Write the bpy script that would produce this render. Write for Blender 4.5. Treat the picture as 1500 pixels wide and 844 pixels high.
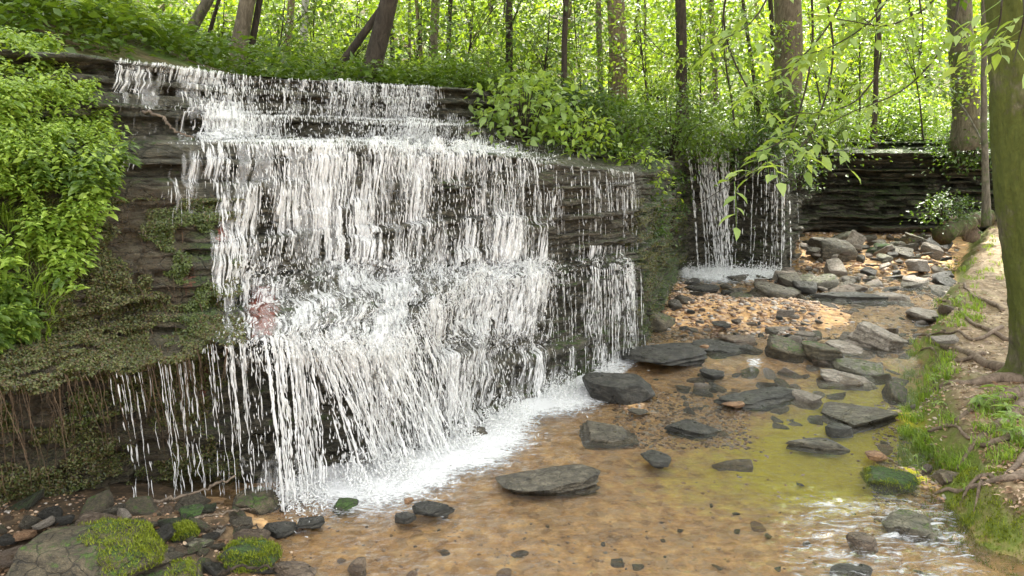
import bpy, math, bmesh
import numpy as np
from math import radians as R
# ------------------------------------------------------------------ scene
S = bpy.context.scene
for o in list(bpy.data.objects): bpy.data.objects.remove(o)
COL = S.collection
rng = np.random.default_rng(7); np.seterr(over='ignore')
CAMZ, PITCH, F = 2.2, R(10.6), 1133.0
cd = bpy.data.cameras.new('camera'); cam = bpy.data.objects.new('camera', cd); COL.objects.link(cam)
cam.location = (0, 0, CAMZ); cam.rotation_euler = (R(90) - PITCH, 0, 0)
cd.sensor_width = 36; cd.lens = F / 1500 * 36; cd.clip_end = 600; cd.clip_start = .05
S.camera = cam
cp, sp = math.cos(PITCH), math.sin(PITCH)

def ray(px, py):
    x = (px - 750) / F; y = -(py - 422) / F
    return x, cp + y * sp, -sp + y * cp
def PY(px, py, Y):                      # where the sight line through that pixel is Y metres away
    x, y, z = ray(px, py); t = Y / y
    return np.array((x * t, Y, CAMZ + z * t))
def PZ(px, py, z0=0.):
    x, y, z = ray(px, py); t = (z0 - CAMZ) / z
    return np.array((x * t, y * t, z0))
def project(p):
    p = np.asarray(p, float)
    dx, dy, dz = p[..., 0], p[..., 1], p[..., 2] - CAMZ
    d = dy * cp - dz * sp; u = dy * sp + dz * cp
    d = np.maximum(d, .05)
    return 750 + F * dx / d, 422 - F * u / d

# ------------------------------------------------------------------ noise
def _h(*a, seed=0):
    h = np.full(np.broadcast(*a).shape if len(a) > 1 else np.shape(a[0]), seed * 2654435761 & 0xffffffff, np.uint32)
    for k, v in enumerate(a):
        v = np.asarray(v).astype(np.int64).astype(np.uint32)
        h = (h ^ (v * np.uint32((374761393, 668265263, 2246822519)[k % 3]))) * np.uint32(3266489917)
        h ^= h >> np.uint32(15)
    h = h * np.uint32(2246822519); h ^= h >> np.uint32(13); h = h * np.uint32(3266489917); h ^= h >> np.uint32(16)
    return h.astype(np.float64) / 4294967295.0
def vn(x, y=0., z=0., seed=0):
    x, y, z = np.broadcast_arrays(np.asarray(x, float), np.asarray(y, float), np.asarray(z, float))
    xi, yi, zi = np.floor(x), np.floor(y), np.floor(z)
    fx, fy, fz = x - xi, y - yi, z - zi
    fx = fx * fx * (3 - 2 * fx); fy = fy * fy * (3 - 2 * fy); fz = fz * fz * (3 - 2 * fz)
    r = 0
    for a in (0, 1):
        for b in (0, 1):
            for c in (0, 1):
                r = r + _h(xi + a, yi + b, zi + c, seed=seed) * (fx if a else 1 - fx) * (fy if b else 1 - fy) * (fz if c else 1 - fz)
    return r * 2 - 1
def fbm(x, y=0., z=0., o=4, seed=0, g=.5):
    r = 0; a = 1; n = 0; f = 1
    for k in range(o):
        r = r + a * vn(np.asarray(x) * f + 17.3 * k, np.asarray(y) * f + 9.1 * k, np.asarray(z) * f, seed=seed + k); n += a; a *= g; f *= 2.03
    return r / n
def sstep(a, b, x):
    t = np.clip((np.asarray(x, float) - a) / (b - a), 0, 1); return t * t * (3 - 2 * t)

# ------------------------------------------------------------------ mesh building
class Geo:
    def __init__(s): s.v = []; s.f = []; s.n = 0; s.m = []; s.a = []
    def add(s, v, *faces, mat=0, a=1.):
        v = np.asarray(v, np.float32).reshape(-1, 3); s.v.append(v); s.a.append(np.broadcast_to(np.float32(a) if np.isscalar(a) else np.asarray(a, np.float32), (len(v),)))
        for f in faces:
            f = np.asarray(f, np.int64)
            if len(f): s.f.append(f + s.n); s.m.append(mat)
        s.n += len(v); return s
    def mesh(s, name, mats, smooth=True, attrs=None):
        me = bpy.data.meshes.new(name)
        v = np.concatenate(s.v) if s.v else np.zeros((0, 3), np.float32)
        me.vertices.add(len(v)); me.vertices.foreach_set('co', v.ravel())
        loops = np.concatenate([f.ravel() for f in s.f]).astype(np.int32)
        tot = np.concatenate([np.full(len(f), f.shape[1], np.int32) for f in s.f])
        st = np.concatenate([[0], np.cumsum(tot)[:-1]]).astype(np.int32)
        me.loops.add(len(loops)); me.loops.foreach_set('vertex_index', loops)
        me.polygons.add(len(tot)); me.polygons.foreach_set('loop_start', st)
        mats = mats if isinstance(mats, (list, tuple)) else [mats]
        for m in mats: me.materials.append(m)
        if len(mats) > 1:
            me.polygons.foreach_set('material_index', np.concatenate([np.full(len(f), m, np.int32) for f, m in zip(s.f, s.m)]))
        me.update(calc_edges=True)
        if smooth: me.polygons.foreach_set('use_smooth', np.ones(len(tot), bool))
        if attrs:
            for k, a in attrs.items():
                at = me.attributes.new(k, 'FLOAT', 'POINT'); at.data.foreach_set('value', np.asarray(a, np.float32).ravel())
        me.validate()
        return me
def link(name, me, parent=None, loc=(0, 0, 0), rot=(0, 0, 0), sc=(1, 1, 1)):
    o = bpy.data.objects.new(name, me); COL.objects.link(o)
    o.location = [float(c) for c in loc]; o.rotation_euler = [float(c) for c in rot]
    o.scale = [float(c) for c in sc] if np.ndim(sc) else (float(sc),) * 3
    if parent is not None: o.parent = parent
    return o
def tag(o, label=None, cat=None, group=None, kind=None):
    for k, v in (('label', label), ('category', cat), ('group', group), ('kind', kind)):
        if v: o[k] = v
    return o
def grid_faces(nr, nc):
    i = np.arange(nr - 1)[:, None] * nc + np.arange(nc - 1)[None]
    return np.stack([i, i + 1, i + 1 + nc, i + nc], -1).reshape(-1, 4)
def tube(pts, rad, k=6, cap=True):
    pts = np.asarray(pts, float); n = len(pts); rad = np.broadcast_to(rad, (n,))
    t = np.gradient(pts, axis=0); t /= np.linalg.norm(t, axis=1)[:, None] + 1e-9
    ref = np.array((0, 0, 1.)) if abs(t[:, 2]).mean() < .8 else np.array((0, 1., 0))
    a = np.cross(t, ref); a /= np.linalg.norm(a, axis=1)[:, None] + 1e-9; b = np.cross(t, a)
    th = np.arange(k) * 2 * math.pi / k
    v = pts[:, None] + rad[:, None, None] * (a[:, None] * np.cos(th)[None, :, None] + b[:, None] * np.sin(th)[None, :, None])
    i = np.arange(n - 1)[:, None] * k + np.arange(k)[None]; j = np.arange(n - 1)[:, None] * k + (np.arange(k)[None] + 1) % k
    f = np.stack([i, j, j + k, i + k], -1).reshape(-1, 4)
    v = v.reshape(-1, 3)
    if cap:
        v = np.concatenate([v, pts[:1], pts[-1:]]); c0, c1 = n * k, n * k + 1; q = np.arange(k); q2 = (q + 1) % k
        return v, f, np.concatenate([np.stack([q2, q, np.full(k, c0)], -1), np.stack([q + (n - 1) * k, q2 + (n - 1) * k, np.full(k, c1)], -1)])
    return v, f
def curve(pts, n=24):                      # Catmull-Rom through control points
    p = np.asarray(pts, float); p = np.vstack([2 * p[0] - p[1], p, 2 * p[-1] - p[-2]])
    t = np.linspace(0, len(p) - 3 - 1e-6, n); i = t.astype(int); u = (t - i)[:, None]
    a, b, c, d = p[i], p[i + 1], p[i + 2], p[i + 3]
    return .5 * (2 * b + (c - a) * u + (2 * a - 5 * b + 4 * c - d) * u ** 2 + (3 * b - a - 3 * c + d) * u ** 3)
LV = np.array([(0, 0, 0), (-.27, .3, .07), (0, .36, 0), (.27, .3, .07), (-.2, .68, .04), (0, .72, -.04), (.2, .68, .04), (0, 1.05, -.15)])
LT = np.array([(0, 2, 1), (0, 3, 2), (4, 5, 7), (5, 6, 7)]); LQ = np.array([(2, 5, 4, 1), (2, 3, 6, 5)])
RV = np.array([(0, 0, 0), (-.3, .45, .08), (0, 1, -.1), (.3, .45, .08)]); RQ = np.array([(0, 2, 1), (0, 3, 2)])
def leaves(pos, d, nrm, size, wid=1., simple=False):
    """one leaf per row: base pos, direction d, upward normal nrm, length size"""
    pos = np.asarray(pos, float); N = len(pos); d = d / (np.linalg.norm(d, axis=1)[:, None] + 1e-9)
    x = np.cross(d, nrm); x /= np.linalg.norm(x, axis=1)[:, None] + 1e-9; z = np.cross(x, d)
    T = RV if simple else LV; size = np.broadcast_to(size, (N,))[:, None, None]; wid = np.broadcast_to(wid, (N,))[:, None, None]
    v = pos[:, None] + size * (x[:, None] * T[None, :, :1] * wid + d[:, None] * T[None, :, 1:2] + z[:, None] * T[None, :, 2:])
    off = (np.arange(N) * len(T))[:, None, None]
    if simple: return v.reshape(-1, 3), (RQ[None] + off).reshape(-1, 3)
    return v.reshape(-1, 3), (LT[None] + off).reshape(-1, 3), (LQ[None] + off).reshape(-1, 4)
def rnd_unit(n, r=None):
    v = (r or rng).normal(size=(n, 3)); return v / np.linalg.norm(v, axis=1)[:, None]

# ------------------------------------------------------------------ materials
def nt(name):
    m = bpy.data.materials.new(name); m.use_nodes = True; t = m.node_tree; t.nodes.clear(); return m, t
def N(t, typ, ins=None, **kw):
    n = t.nodes.new(typ)
    for k, v in kw.items(): setattr(n, k, v)
    for k, v in (ins or {}).items():
        s = n.inputs[k]
        if isinstance(v, bpy.types.NodeSocket): t.links.new(v, s)
        else: s.default_value = v
    return n
def c4(c): return (c[0], c[1], c[2], 1)
def ramp(t, fac, stops, interp='LINEAR'):
    n = N(t, 'ShaderNodeValToRGB', {0: fac}); e = n.color_ramp.elements; n.color_ramp.interpolation = interp
    while len(e) < len(stops): e.new(.5)
    for k, (p, c) in enumerate(stops): e[k].position = p; e[k].color = c4(c) if not np.isscalar(c) else (c, c, c, 1)
    return n.outputs[0]
def noise(t, vec, scale, detail=5, rough=.6, dist=0.):
    return N(t, 'ShaderNodeTexNoise', {'Vector': vec, 'Scale': scale, 'Detail': detail, 'Roughness': rough, 'Distortion': dist}).outputs[0]
def mix(t, f, a, b, mode='MIX'):
    n = N(t, 'ShaderNodeMix', data_type='RGBA', blend_type=mode)
    for s, v in ((0, f), (6, a), (7, b)):
        if isinstance(v, bpy.types.NodeSocket): t.links.new(v, n.inputs[s])
        else: n.inputs[s].default_value = v if s == 0 else c4(v)
    return n.outputs[2]
def mth(t, op, a, b=0., c=None, clamp=False):
    n = N(t, 'ShaderNodeMath', operation=op, use_clamp=clamp)
    for k, v in enumerate((a, b, c)):
        if v is None: continue
        if isinstance(v, bpy.types.NodeSocket): t.links.new(v, n.inputs[k])
        else: n.inputs[k].default_value = v
    return n.outputs[0]
def attr(t, name): return N(t, 'ShaderNodeAttribute', attribute_name=name).outputs['Fac']
def bump(t, h, s=.5, d=.02): return N(t, 'ShaderNodeBump', {'Height': h, 'Strength': s, 'Distance': d}).outputs[0]
def out(t, sh): N(t, 'ShaderNodeOutputMaterial', {0: sh})
def princ(t, **k):
    nm = {'col': 'Base Color', 'rough': 'Roughness', 'nrm': 'Normal', 'spec': 'Specular IOR Level', 'coat': 'Coat Weight', 'cr': 'Coat Roughness'}
    return N(t, 'ShaderNodeBsdfPrincipled', {nm[a]: (c4(b) if a == 'col' and not isinstance(b, bpy.types.NodeSocket) else b) for a, b in k.items()}).outputs[0]

def leaf_mat(name, cols, trans=.45, tcol=(1.6, 1.5, .5), gloss=.5):
    m, t = nt(name); r = N(t, 'ShaderNodeNewGeometry').outputs['Random Per Island']
    n = len(cols); c = ramp(t, r, [(i / max(1, n - 1), k) for i, k in enumerate(cols)])
    tc = mix(t, 1., c, tcol, 'MULTIPLY')
    p = princ(t, col=c, rough=.42, spec=gloss)
    tr = N(t, 'ShaderNodeBsdfTranslucent', {0: tc}).outputs[0]
    out(t, N(t, 'ShaderNodeMixShader', {0: trans, 1: p, 2: tr}).outputs[0]); return m

def rock_mat(name, dark, mid, light, moss=.0, mosscol=(.07, .11, .015), wet=.5, strat=6., scale=1., use_attr=False, mossz=.35):
    m, t = nt(name); tc = N(t, 'ShaderNodeTexCoord').outputs['Object']
    geo = N(t, 'ShaderNodeNewGeometry')
    if use_attr: tc = geo.outputs['Position']
    st = N(t, 'ShaderNodeMapping', {'Vector': tc, 'Scale': (1.2, 1.2, strat)}).outputs[0]
    n1 = noise(t, st, 3. * scale, 8, .68, .3); n2 = noise(t, tc, 14. * scale, 6, .65); n3 = noise(t, tc, 2.2 * scale, 4, .6); n4 = noise(t, st, 22 * scale, 4, .7)
    base = ramp(t, n1, [(.3, dark), (.5, mid), (.68, light)])
    base = mix(t, ramp(t, n2, [(.42, 0.), (.7, .6)]), base, tuple(.5 * a for a in dark))
    sep = N(t, 'ShaderNodeSeparateXYZ', {0: geo.outputs['Normal']})
    rough = ramp(t, n3, [(.35, .22 if wet > .3 else .6), (.62, .75)])
    if moss > 0 or use_attr:
        up = mth(t, 'ADD', mth(t, 'MULTIPLY', sep.outputs[2], .55), mossz)
        k = mth(t, 'ADD', mth(t, 'MULTIPLY', n3, 1.5), mth(t, 'ADD', up, -1.25))
        k = mth(t, 'ADD', k, attr(t, 'moss') if use_attr else moss)
        k = mth(t, 'ADD', k, mth(t, 'MULTIPLY', mth(t, 'SUBTRACT', n2, .5), 1.2))
        mk = ramp(t, k, [(.45, 0.), (.7, 1.)])
        mc = mix(t, ramp(t, n2, [(.35, 0.), (.65, 1.)]), tuple(.45 * a for a in mosscol), tuple(1.5 * a for a in mosscol))
        base = mix(t, mk, base, mc); rough = mix(t, mk, rough, (.9, .9, .9))
    if use_attr:
        rk = ramp(t, mth(t, 'ADD', attr(t, 'red'), mth(t, 'MULTIPLY', mth(t, 'SUBTRACT', noise(t, N(t, 'ShaderNodeMapping', {'Vector': tc, 'Scale': (9, 9, 1.5)}).outputs[0], 3., 5), .5), 1.4)), [(.45, 0.), (.62, 1.)])
        base = mix(t, rk, base, (.22, .06, .035))
        ek = ramp(t, mth(t, 'ADD', attr(t, 'earth'), mth(t, 'MULTIPLY', mth(t, 'SUBTRACT', n2, .5), .8)), [(.4, 0.), (.7, 1.)])
        base = mix(t, ek, base, mix(t, n1, (.03, .022, .012), (.11, .08, .045)))
    wv_ = N(t, 'ShaderNodeVectorMath', {0: N(t, 'ShaderNodeMapping', {'Vector': tc, 'Scale': (1., 1., strat * .5)}).outputs[0], 1: mix(t, .12, (0, 0, 0), N(t, 'ShaderNodeTexNoise', {'Vector': tc, 'Scale': 4. * scale, 'Detail': 3.}).outputs[1])}, operation='ADD').outputs[0]
    crk = ramp(t, N(t, 'ShaderNodeTexVoronoi', {'Vector': wv_, 'Scale': 3.2 * scale}, feature='DISTANCE_TO_EDGE').outputs['Distance'], [(.0, 0.), (.035, 1.)])
    n5 = noise(t, tc, 60. * scale, 4, .7)
    base = mix(t, 1., base, ramp(t, n5, [(.3, .45), (.7, 1.5)]), 'MULTIPLY'); base = mix(t, mth(t, 'MULTIPLY', mth(t, 'SUBTRACT', 1., crk), .7), base, tuple(.4 * a for a in dark))
    h = mth(t, 'ADD', mth(t, 'MULTIPLY', n1, 1.), mth(t, 'ADD', mth(t, 'MULTIPLY', n2, .6), mth(t, 'ADD', mth(t, 'MULTIPLY', n4, .4), mth(t, 'ADD', mth(t, 'MULTIPLY', n5, .3), mth(t, 'MULTIPLY', crk, .35)))))
    out(t, princ(t, col=base, rough=rough, nrm=bump(t, h, 1., .05 / scale ** .5), spec=.6)); return m

def bark_mat(name, a, b, moss=.0, mosscol=(.05, .085, .012)):
    m, t = nt(name); tc = N(t, 'ShaderNodeTexCoord').outputs['Object']
    st = N(t, 'ShaderNodeMapping', {'Vector': tc, 'Scale': (5, 5, 1.6)}).outputs[0]
    n1 = noise(t, st, 4., 8, .72, .8); n2 = noise(t, tc, 2.2, 5, .65); n3 = noise(t, tc, 25, 4, .6)
    base = mix(t, ramp(t, n1, [(.35, 0.), (.65, 1.)]), a, b)
    if moss > 0:
        k = ramp(t, mth(t, 'ADD', mth(t, 'ADD', n2, moss - .5), mth(t, 'MULTIPLY', mth(t, 'SUBTRACT', n3, .5), .35)), [(.42, 0.), (.6, 1.)])
        base = mix(t, k, base, mix(t, n3, tuple(.5 * c for c in mosscol), tuple(1.5 * c for c in mosscol)))
    out(t, princ(t, col=base, rough=.85, nrm=bump(t, mth(t, 'ADD', n1, mth(t, 'MULTIPLY', n3, .3)), .9, .03), spec=.3)); return m
# ------------------------------------------------------------------ cliff: profile lines through measured points, (py, Y) per column
K = [-260, -120, 0, 100, 200, 330, 450, 560, 640, 700, 760, 800, 880, 940, 962, 985, 1005, 1080, 1150, 1165, 1250, 1440, 1700]
T = {  # profile lines, top to foot
 'lip0': [(50, 4.6), (58, 5.0), (70, 5.4), (80, 5.9), (92, 6.5), (108, 7.3), (117, 8.1), (122, 8.9), (127, 9.4), (129, 9.9), (145, 10.4), (155, 10.7), (170, 11.2), (188, 12.0), (192, 12.6), (194, 13.4), (196, 13.9), (198, 14.0), (200, 14.6), (202, 16.4), (204, 17.2), (205, 17.2), (205, 17.2)],
 'foot0': [(150, 4.5), (150, 4.8), (150, 5.2), (148, 5.65), (150, 6.2), (163, 7.1), (172, 7.9), (175, 8.7), (178, 9.2), (181, 9.85), (196, 10.5), (205, 10.6), (214, 11.1), (215, 11.8), (213, 12.4), (212, 13.2), (210, 13.4), (209, 13.4), (209, 14.0), (209, 16.3), (212, 16.9), (212, 16.9), (212, 16.9)],
 'lip1': [(155, 4.35), (155, 4.7), (155, 5.0), (153, 5.45), (160, 6.0), (170, 6.8), (176, 7.5), (180, 8.2), (183, 8.75), (186, 9.2), (197, 9.3), (214, 9.35), (226, 9.7), (226, 10.3), (220, 11.4), (215, 12.7), (212, 13.0), (212, 13.0), (212, 13.6), (212, 16.0), (215, 16.6), (215, 16.6), (215, 16.6)],
 'foot1': [(200, 4.25), (200, 4.6), (198, 4.9), (196, 5.35), (196, 5.9), (200, 6.7), (204, 7.4), (205, 8.1), (207, 8.65), (209, 9.1), (219, 9.2), (223, 9.25), (232, 9.4), (238, 9.9), (228, 11.0), (218, 12.5), (213, 12.8), (213, 12.8), (213, 13.4), (215, 15.9), (220, 16.4), (220, 16.4), (222, 16.4)],
 'lip2': [(206, 4.15), (206, 4.5), (207, 4.8), (208, 5.1), (209, 5.55), (210, 5.9), (212, 6.2), (213, 6.6), (216, 6.9), (221, 7.1), (231, 7.3), (237, 7.5), (246, 7.9), (254, 8.4), (246, 9.6), (225, 11.6), (217, 12.35), (217, 12.4), (219, 12.5), (222, 15.3), (224, 15.6), (224, 15.4), (226, 14.8)],
 'foot2': [(480, 3.5), (475, 3.9), (470, 4.25), (472, 4.5), (470, 4.85), (468, 5.1), (385, 5.95), (393, 6.2), (388, 6.6), (385, 6.85), (385, 7.05), (385, 7.2), (377, 7.7), (375, 8.2), (365, 9.6), (345, 12.0), (250, 12.95), (250, 13.0), (330, 12.5), (262, 16.1), (262, 16.4), (262, 16.2), (262, 15.4)],
 'lip3': [(545, 3.2), (542, 3.6), (540, 3.9), (530, 4.15), (515, 4.45), (508, 4.65), (497, 4.8), (490, 5.15), (430, 6.0), (406, 6.5), (400, 6.8), (396, 7.0), (386, 7.55), (383, 8.1), (380, 9.5), (370, 11.95), (300, 13.0), (300, 13.05), (345, 12.5), (300, 15.9), (303, 15.9), (303, 15.7), (300, 15.0)],
 'under': [(560, 3.28), (560, 3.68), (560, 4.0), (550, 4.28), (540, 4.62), (530, 4.9), (515, 5.05), (510, 5.3), (450, 6.05), (425, 6.5), (420, 6.8), (415, 7.0), (400, 7.55), (395, 8.1), (395, 9.6), (385, 12.0), (350, 13.0), (350, 13.05), (370, 12.5), (318, 15.7), (318, 15.8), (318, 15.6), (315, 15.0)],
 'foot3': [(745, 3.4), (742, 3.8), (735, 4.15), (735, 4.45), (715, 4.85), (700, 4.95), (700, 5.0), (680, 5.1), (650, 5.5), (625, 5.85), (592, 6.35), (572, 6.7), (537, 7.5), (505, 8.25), (480, 9.0), (430, 11.6), (398, 12.95), (398, 13.0), (405, 12.4), (346, 16.2), (344, 16.3), (342, 16.3), (335, 15.5)],
}
order = ['lip0', 'foot0', 'lip1', 'foot1', 'lip2', 'foot2', 'lip3', 'under', 'foot3']
KP = np.array([[PY(px, *T[k][i]) for i, px in enumerate(K)] for k in order])           # (9, nk, 3)
# dense columns at equal arc length of the main lip
pxf = np.linspace(K[0], K[-1], 3000)
def interp_lines(pxs, sm=0):
    o = np.stack([np.stack([np.interp(pxs, K, KP[i, :, c]) for c in range(3)], -1) for i in range(len(order))])
    return o
LF = interp_lines(pxf)
ker = np.hanning(61); ker /= ker.sum()
def smooth(a, k=ker):
    p = np.pad(a, ((0, 0), (len(k) // 2,) * 2, (0, 0)), mode='edge')
    return np.stack([np.stack([np.convolve(p[i, :, c], k, 'valid') for c in range(3)], -1) for i in range(a.shape[0])])
LF = smooth(LF)
seg = np.linalg.norm(np.diff((LF[4] + LF[6]) / 2 * [1, 1, 0], axis=0), axis=1); arc = np.concatenate([[0], np.cumsum(seg)])
DU = .021
NU = int(arc[-1] / DU); sA = np.linspace(0, arc[-1], NU)
pxA = np.interp(sA, arc, pxf)
L = np.stack([np.stack([np.interp(sA, arc, LF[i, :, c]) for c in range(3)], -1) for i in range(9)])
rows = [46, 16, 26, 16, 130, 46, 14, 110]     # rows per band between profile lines
prof = []; band = []
for i, n in enumerate(rows):
    t = np.linspace(0, 1, n, endpoint=False)[:, None, None]
    prof.append(L[i][None] * (1 - t) + L[i + 1][None] * t); band += list(i + np.linspace(0, 1, n, endpoint=False))
prof.append(L[8][None]); band.append(8.)
b = L[8].copy(); b[:, 2] -= .5; prof.append(b[None]); band.append(9.)
top = L[0].copy(); top[:, 1] += .5; top[:, 0] *= (top[:, 1] / L[0][:, 1]); prof.insert(0, top[None]); band.insert(0, -1.)
B = np.concatenate(prof); band = np.array(band); NV = len(B)
# round the profile a little
kk = np.array([.1, .2, .4, .2, .1])
for _ in range(2):
    Bp = np.pad(B, ((2, 2), (0, 0), (0, 0)), mode='edge'); B = sum(kk[j] * Bp[j:j + NV] for j in range(5))
tan = np.gradient(smooth(L[4:5], np.hanning(41) / np.hanning(41).sum())[0], axis=0); tan[:, 2] = 0; tan /= np.linalg.norm(tan, axis=1)[:, None]
NRM = np.stack([tan[:, 1], -tan[:, 0], np.zeros(NU)], -1)                                # outward, horizontal
s2 = np.broadcast_to(sA[None], (NV, NU)); z2 = B[..., 2]; px2 = np.broadcast_to(pxA[None], (NV, NU)); b2 = np.broadcast_to(band[:, None], (NV, NU))
B[..., 2] += np.where((b2 > 4) & (b2 < 8), sstep(4.3, 5., b2) * sstep(8., 6.4, b2), 0) * (.17 * fbm(s2 * 1.5, 0., seed=140, o=3) + .05 * vn(s2 * 5, 0, seed=141)) + np.where((b2 > 0) & (b2 < 4), .05 * sstep(.3, 1, b2) * sstep(4, 3, b2), 0) * fbm(s2 * 1.7, b2 * .8, seed=142, o=3)
pyB = project(B)[1]
# bedding
lr = np.random.default_rng(5); bt = np.cumsum(lr.choice([.025, .04, .06, .09, .13], 90, p=[.2, .25, .25, .2, .1])) - 1.
zw = z2 + .05 * vn(s2 * .5, seed=3) + .018 * vn(s2 * 2.4, seed=4) - .012 * (s2 - 5)
Lk = np.searchsorted(bt, zw); Lk = np.clip(Lk, 1, 89); fr = (zw - bt[Lk - 1]) / (bt[Lk] - bt[Lk - 1]); th = bt[Lk] - bt[Lk - 1]
wob = s2 + .05 * vn(s2 * 8, z2 * 20, seed=9)
bl = .25 + .6 * _h(Lk, seed=21); c_ = wob / bl + 7 * _h(Lk, seed=22)
r1 = _h(Lk, np.floor(c_), seed=23); r2 = _h(Lk, seed=24)
fc = c_ - np.floor(c_)
off = (r1 - .5) * .13 + (r2 - .5) * .15 - .04 * (1 - sstep(0, .16, fr)) - .02 * (1 - sstep(0, .06, fc)) + .01 * np.sin(fr * math.pi)
soft = sstep(330, 200, px2) * sstep(230, 300, pyB)          # earthy left bulge
soft = soft * .8
steep = np.ones_like(off)
dark = sstep(1150, 1175, px2); off = off * (1 + dark * 2.6)
off = off * (1 + .45 * sstep(360, 320, px2) * sstep(222, 210, pyB)); off = off * (1 - .6 * soft) + .10 * fbm(s2 * 1.2, z2 * 1.4, seed=31) + .045 * fbm(s2 * 9, z2 * 12, seed=33, o=4, g=.6) + .02 * np.clip(vn(s2 * 22, z2 * 45, seed=34), 0, 1)
off += soft * (.14 * fbm(s2 * 3.5, z2 * 4.5, seed=35) + .08 * np.abs(fbm(s2 * 12, z2 * 9, seed=36, o=3)))
wet_ = sstep(320, 360, px2) * sstep(800, 760, px2)
off += wet_ * sstep(4.1, 4.4, b2) * sstep(6., 5.6, b2) * (.24 * np.clip(fbm(s2 * 2.1, z2 * 2.6, seed=143, o=3), 0, 1) - .03) + wet_ * sstep(7., 7.2, b2) * .25 * np.clip(fbm(s2 * 2.4, z2 * 3.2, seed=144, o=3), -.1, 1) * sstep(8, 7.8, b2)
off += sstep(380, 660, px2) * sstep(5.0, 5.8, b2) * sstep(7.2, 6.4, b2) * .12 * fbm(s2 * 3, b2 * 4, seed=38)
isl = np.isin(np.floor(b2), (-1.,)); off = np.where(isl, off * .1, off)
off *= sstep(9.0, 8.2, b2) * .9 + .1
D = B + NRM[None] * off[..., None]
# treads: steps and bumps in height
tread = np.isin(np.floor(b2), (1., 3., 5.))
zs = bt[Lk - 1] + th * sstep(.55, .95, fr)
dz = np.where(tread, .85 * (zs - zw), 0) + .015 * fbm(D[..., 0] * 6, D[..., 1] * 6, seed=41, o=3)
D[..., 2] += dz * sstep(8.8, 8.2, b2)
px_, py_ = project(D)
# surface attributes: moss, red algae, earth
moss = .12 + .35 * soft + .3 * sstep(1150, 1170, px_) * 0 + .25 * vn(s2 * .9, z2 * 1.2, seed=51)
moss += .35 * sstep(230, 270, px_) * sstep(340, 310, px_) * sstep(290, 330, py_) * sstep(520, 480, py_)
moss += .38 * sstep(925, 950, px_) * sstep(1012, 1000, px_) + .12 * sstep(1165, 1180, px_) + .12 * sstep(560, 700, py_) * sstep(500, 300, px_)
moss += .22 * sstep(720, 800, px_) * sstep(940, 900, px_)
def blob(cx, cy, w, h): return np.exp(-((px_ - cx) / w) ** 2 - ((py_ - cy) / h) ** 2)
red = 1.0 * blob(385, 455, 26, 48) + .65 * blob(325, 345, 14, 30) + .75 * blob(298, 560, 10, 40) + .6 * blob(300, 515, 34, 14) + .55 * blob(275, 410, 22, 30) + .45 * blob(645, 480, 15, 40) + .45 * blob(200, 475, 60, 14) + .4 * blob(850, 382, 45, 8)
earth = .30 * sstep(1165, 1180, px_) + .50 * sstep(690, 780, px_) * sstep(950, 925, px_) * sstep(215, 230, py_) * sstep(420, 340, py_) + sstep(340, 260, px_) * sstep(225, 290, py_) * .62 + .35 * sstep(215, 120, py_) * sstep(420, 250, px_)
M_cliff = rock_mat('wet_bedded_rock', (.018, .019, .011), (.066, .060, .037), (.19, .165, .11), use_attr=True, wet=.6, strat=7., scale=1.7, mossz=.34, mosscol=(.04, .065, .010))
g = Geo(); g.add(D.reshape(-1, 3), grid_faces(NV, NU))
cliff = link('cliff_terrain', g.mesh('cliff', M_cliff, smooth=False, attrs={'moss': moss, 'red': red, 'earth': earth}))
tag(cliff, 'dark wet bedded rock ledges the creek falls over', None, None, 'structure')

# lookup on the displaced sheet
def at_cliff(s, bnd, A=D):
    u = np.clip(np.asarray(s) / sA[-1] * (NU - 1), 0, NU - 1.001); v = np.clip(np.interp(bnd, band, np.arange(NV)), 0, NV - 1.001)
    i, j = v.astype(int), u.astype(int); fv, fu = (v - i)[..., None], (u - j)[..., None]
    return (A[i, j] * (1 - fv) + A[i + 1, j] * fv) * (1 - fu) + (A[i, j + 1] * (1 - fv) + A[i + 1, j + 1] * fv) * fu
def s_of_px(px): return np.interp(px, pxA, sA)

# ------------------------------------------------------------------ lower ground
bank_px = [(1620, 900), (1520, 850), (1440, 812), (1385, 762), (1372, 715), (1338, 650), (1322, 610), (1340, 560), (1338, 505), (1360, 470), (1388, 425), (1412, 385), (1452, 350)]
bank = np.array([PZ(*p)[:2] for p in bank_px]); bank = np.vstack([[bank[0, 0] + .6, -6], bank, [bank[-1, 0] + 6, 30]])
def poly_sd(X, Y, P):
    best = np.full(X.shape, 1e9); sg = np.ones(X.shape)
    for a, c in zip(P[:-1], P[1:]):
        d = c - a; t = np.clip(((X - a[0]) * d[0] + (Y - a[1]) * d[1]) / (d @ d), 0, 1)
        ex, ey = X - a[0] - t * d[0], Y - a[1] - t * d[1]; q = np.hypot(ex, ey)
        cr = d[0] * (Y - a[1]) - d[1] * (X - a[0]); m = q < best
        best = np.where(m, q, best); sg = np.where(m, np.where(cr < 0, 1, -1), sg)
    return best * sg
def water_z(X, Y): return .0 + .07 * sstep(7.3, 7.7, Y) + .05 * sstep(9.0, 9.4, Y) + .04 * sstep(10.9, 11.4, Y)
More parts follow.
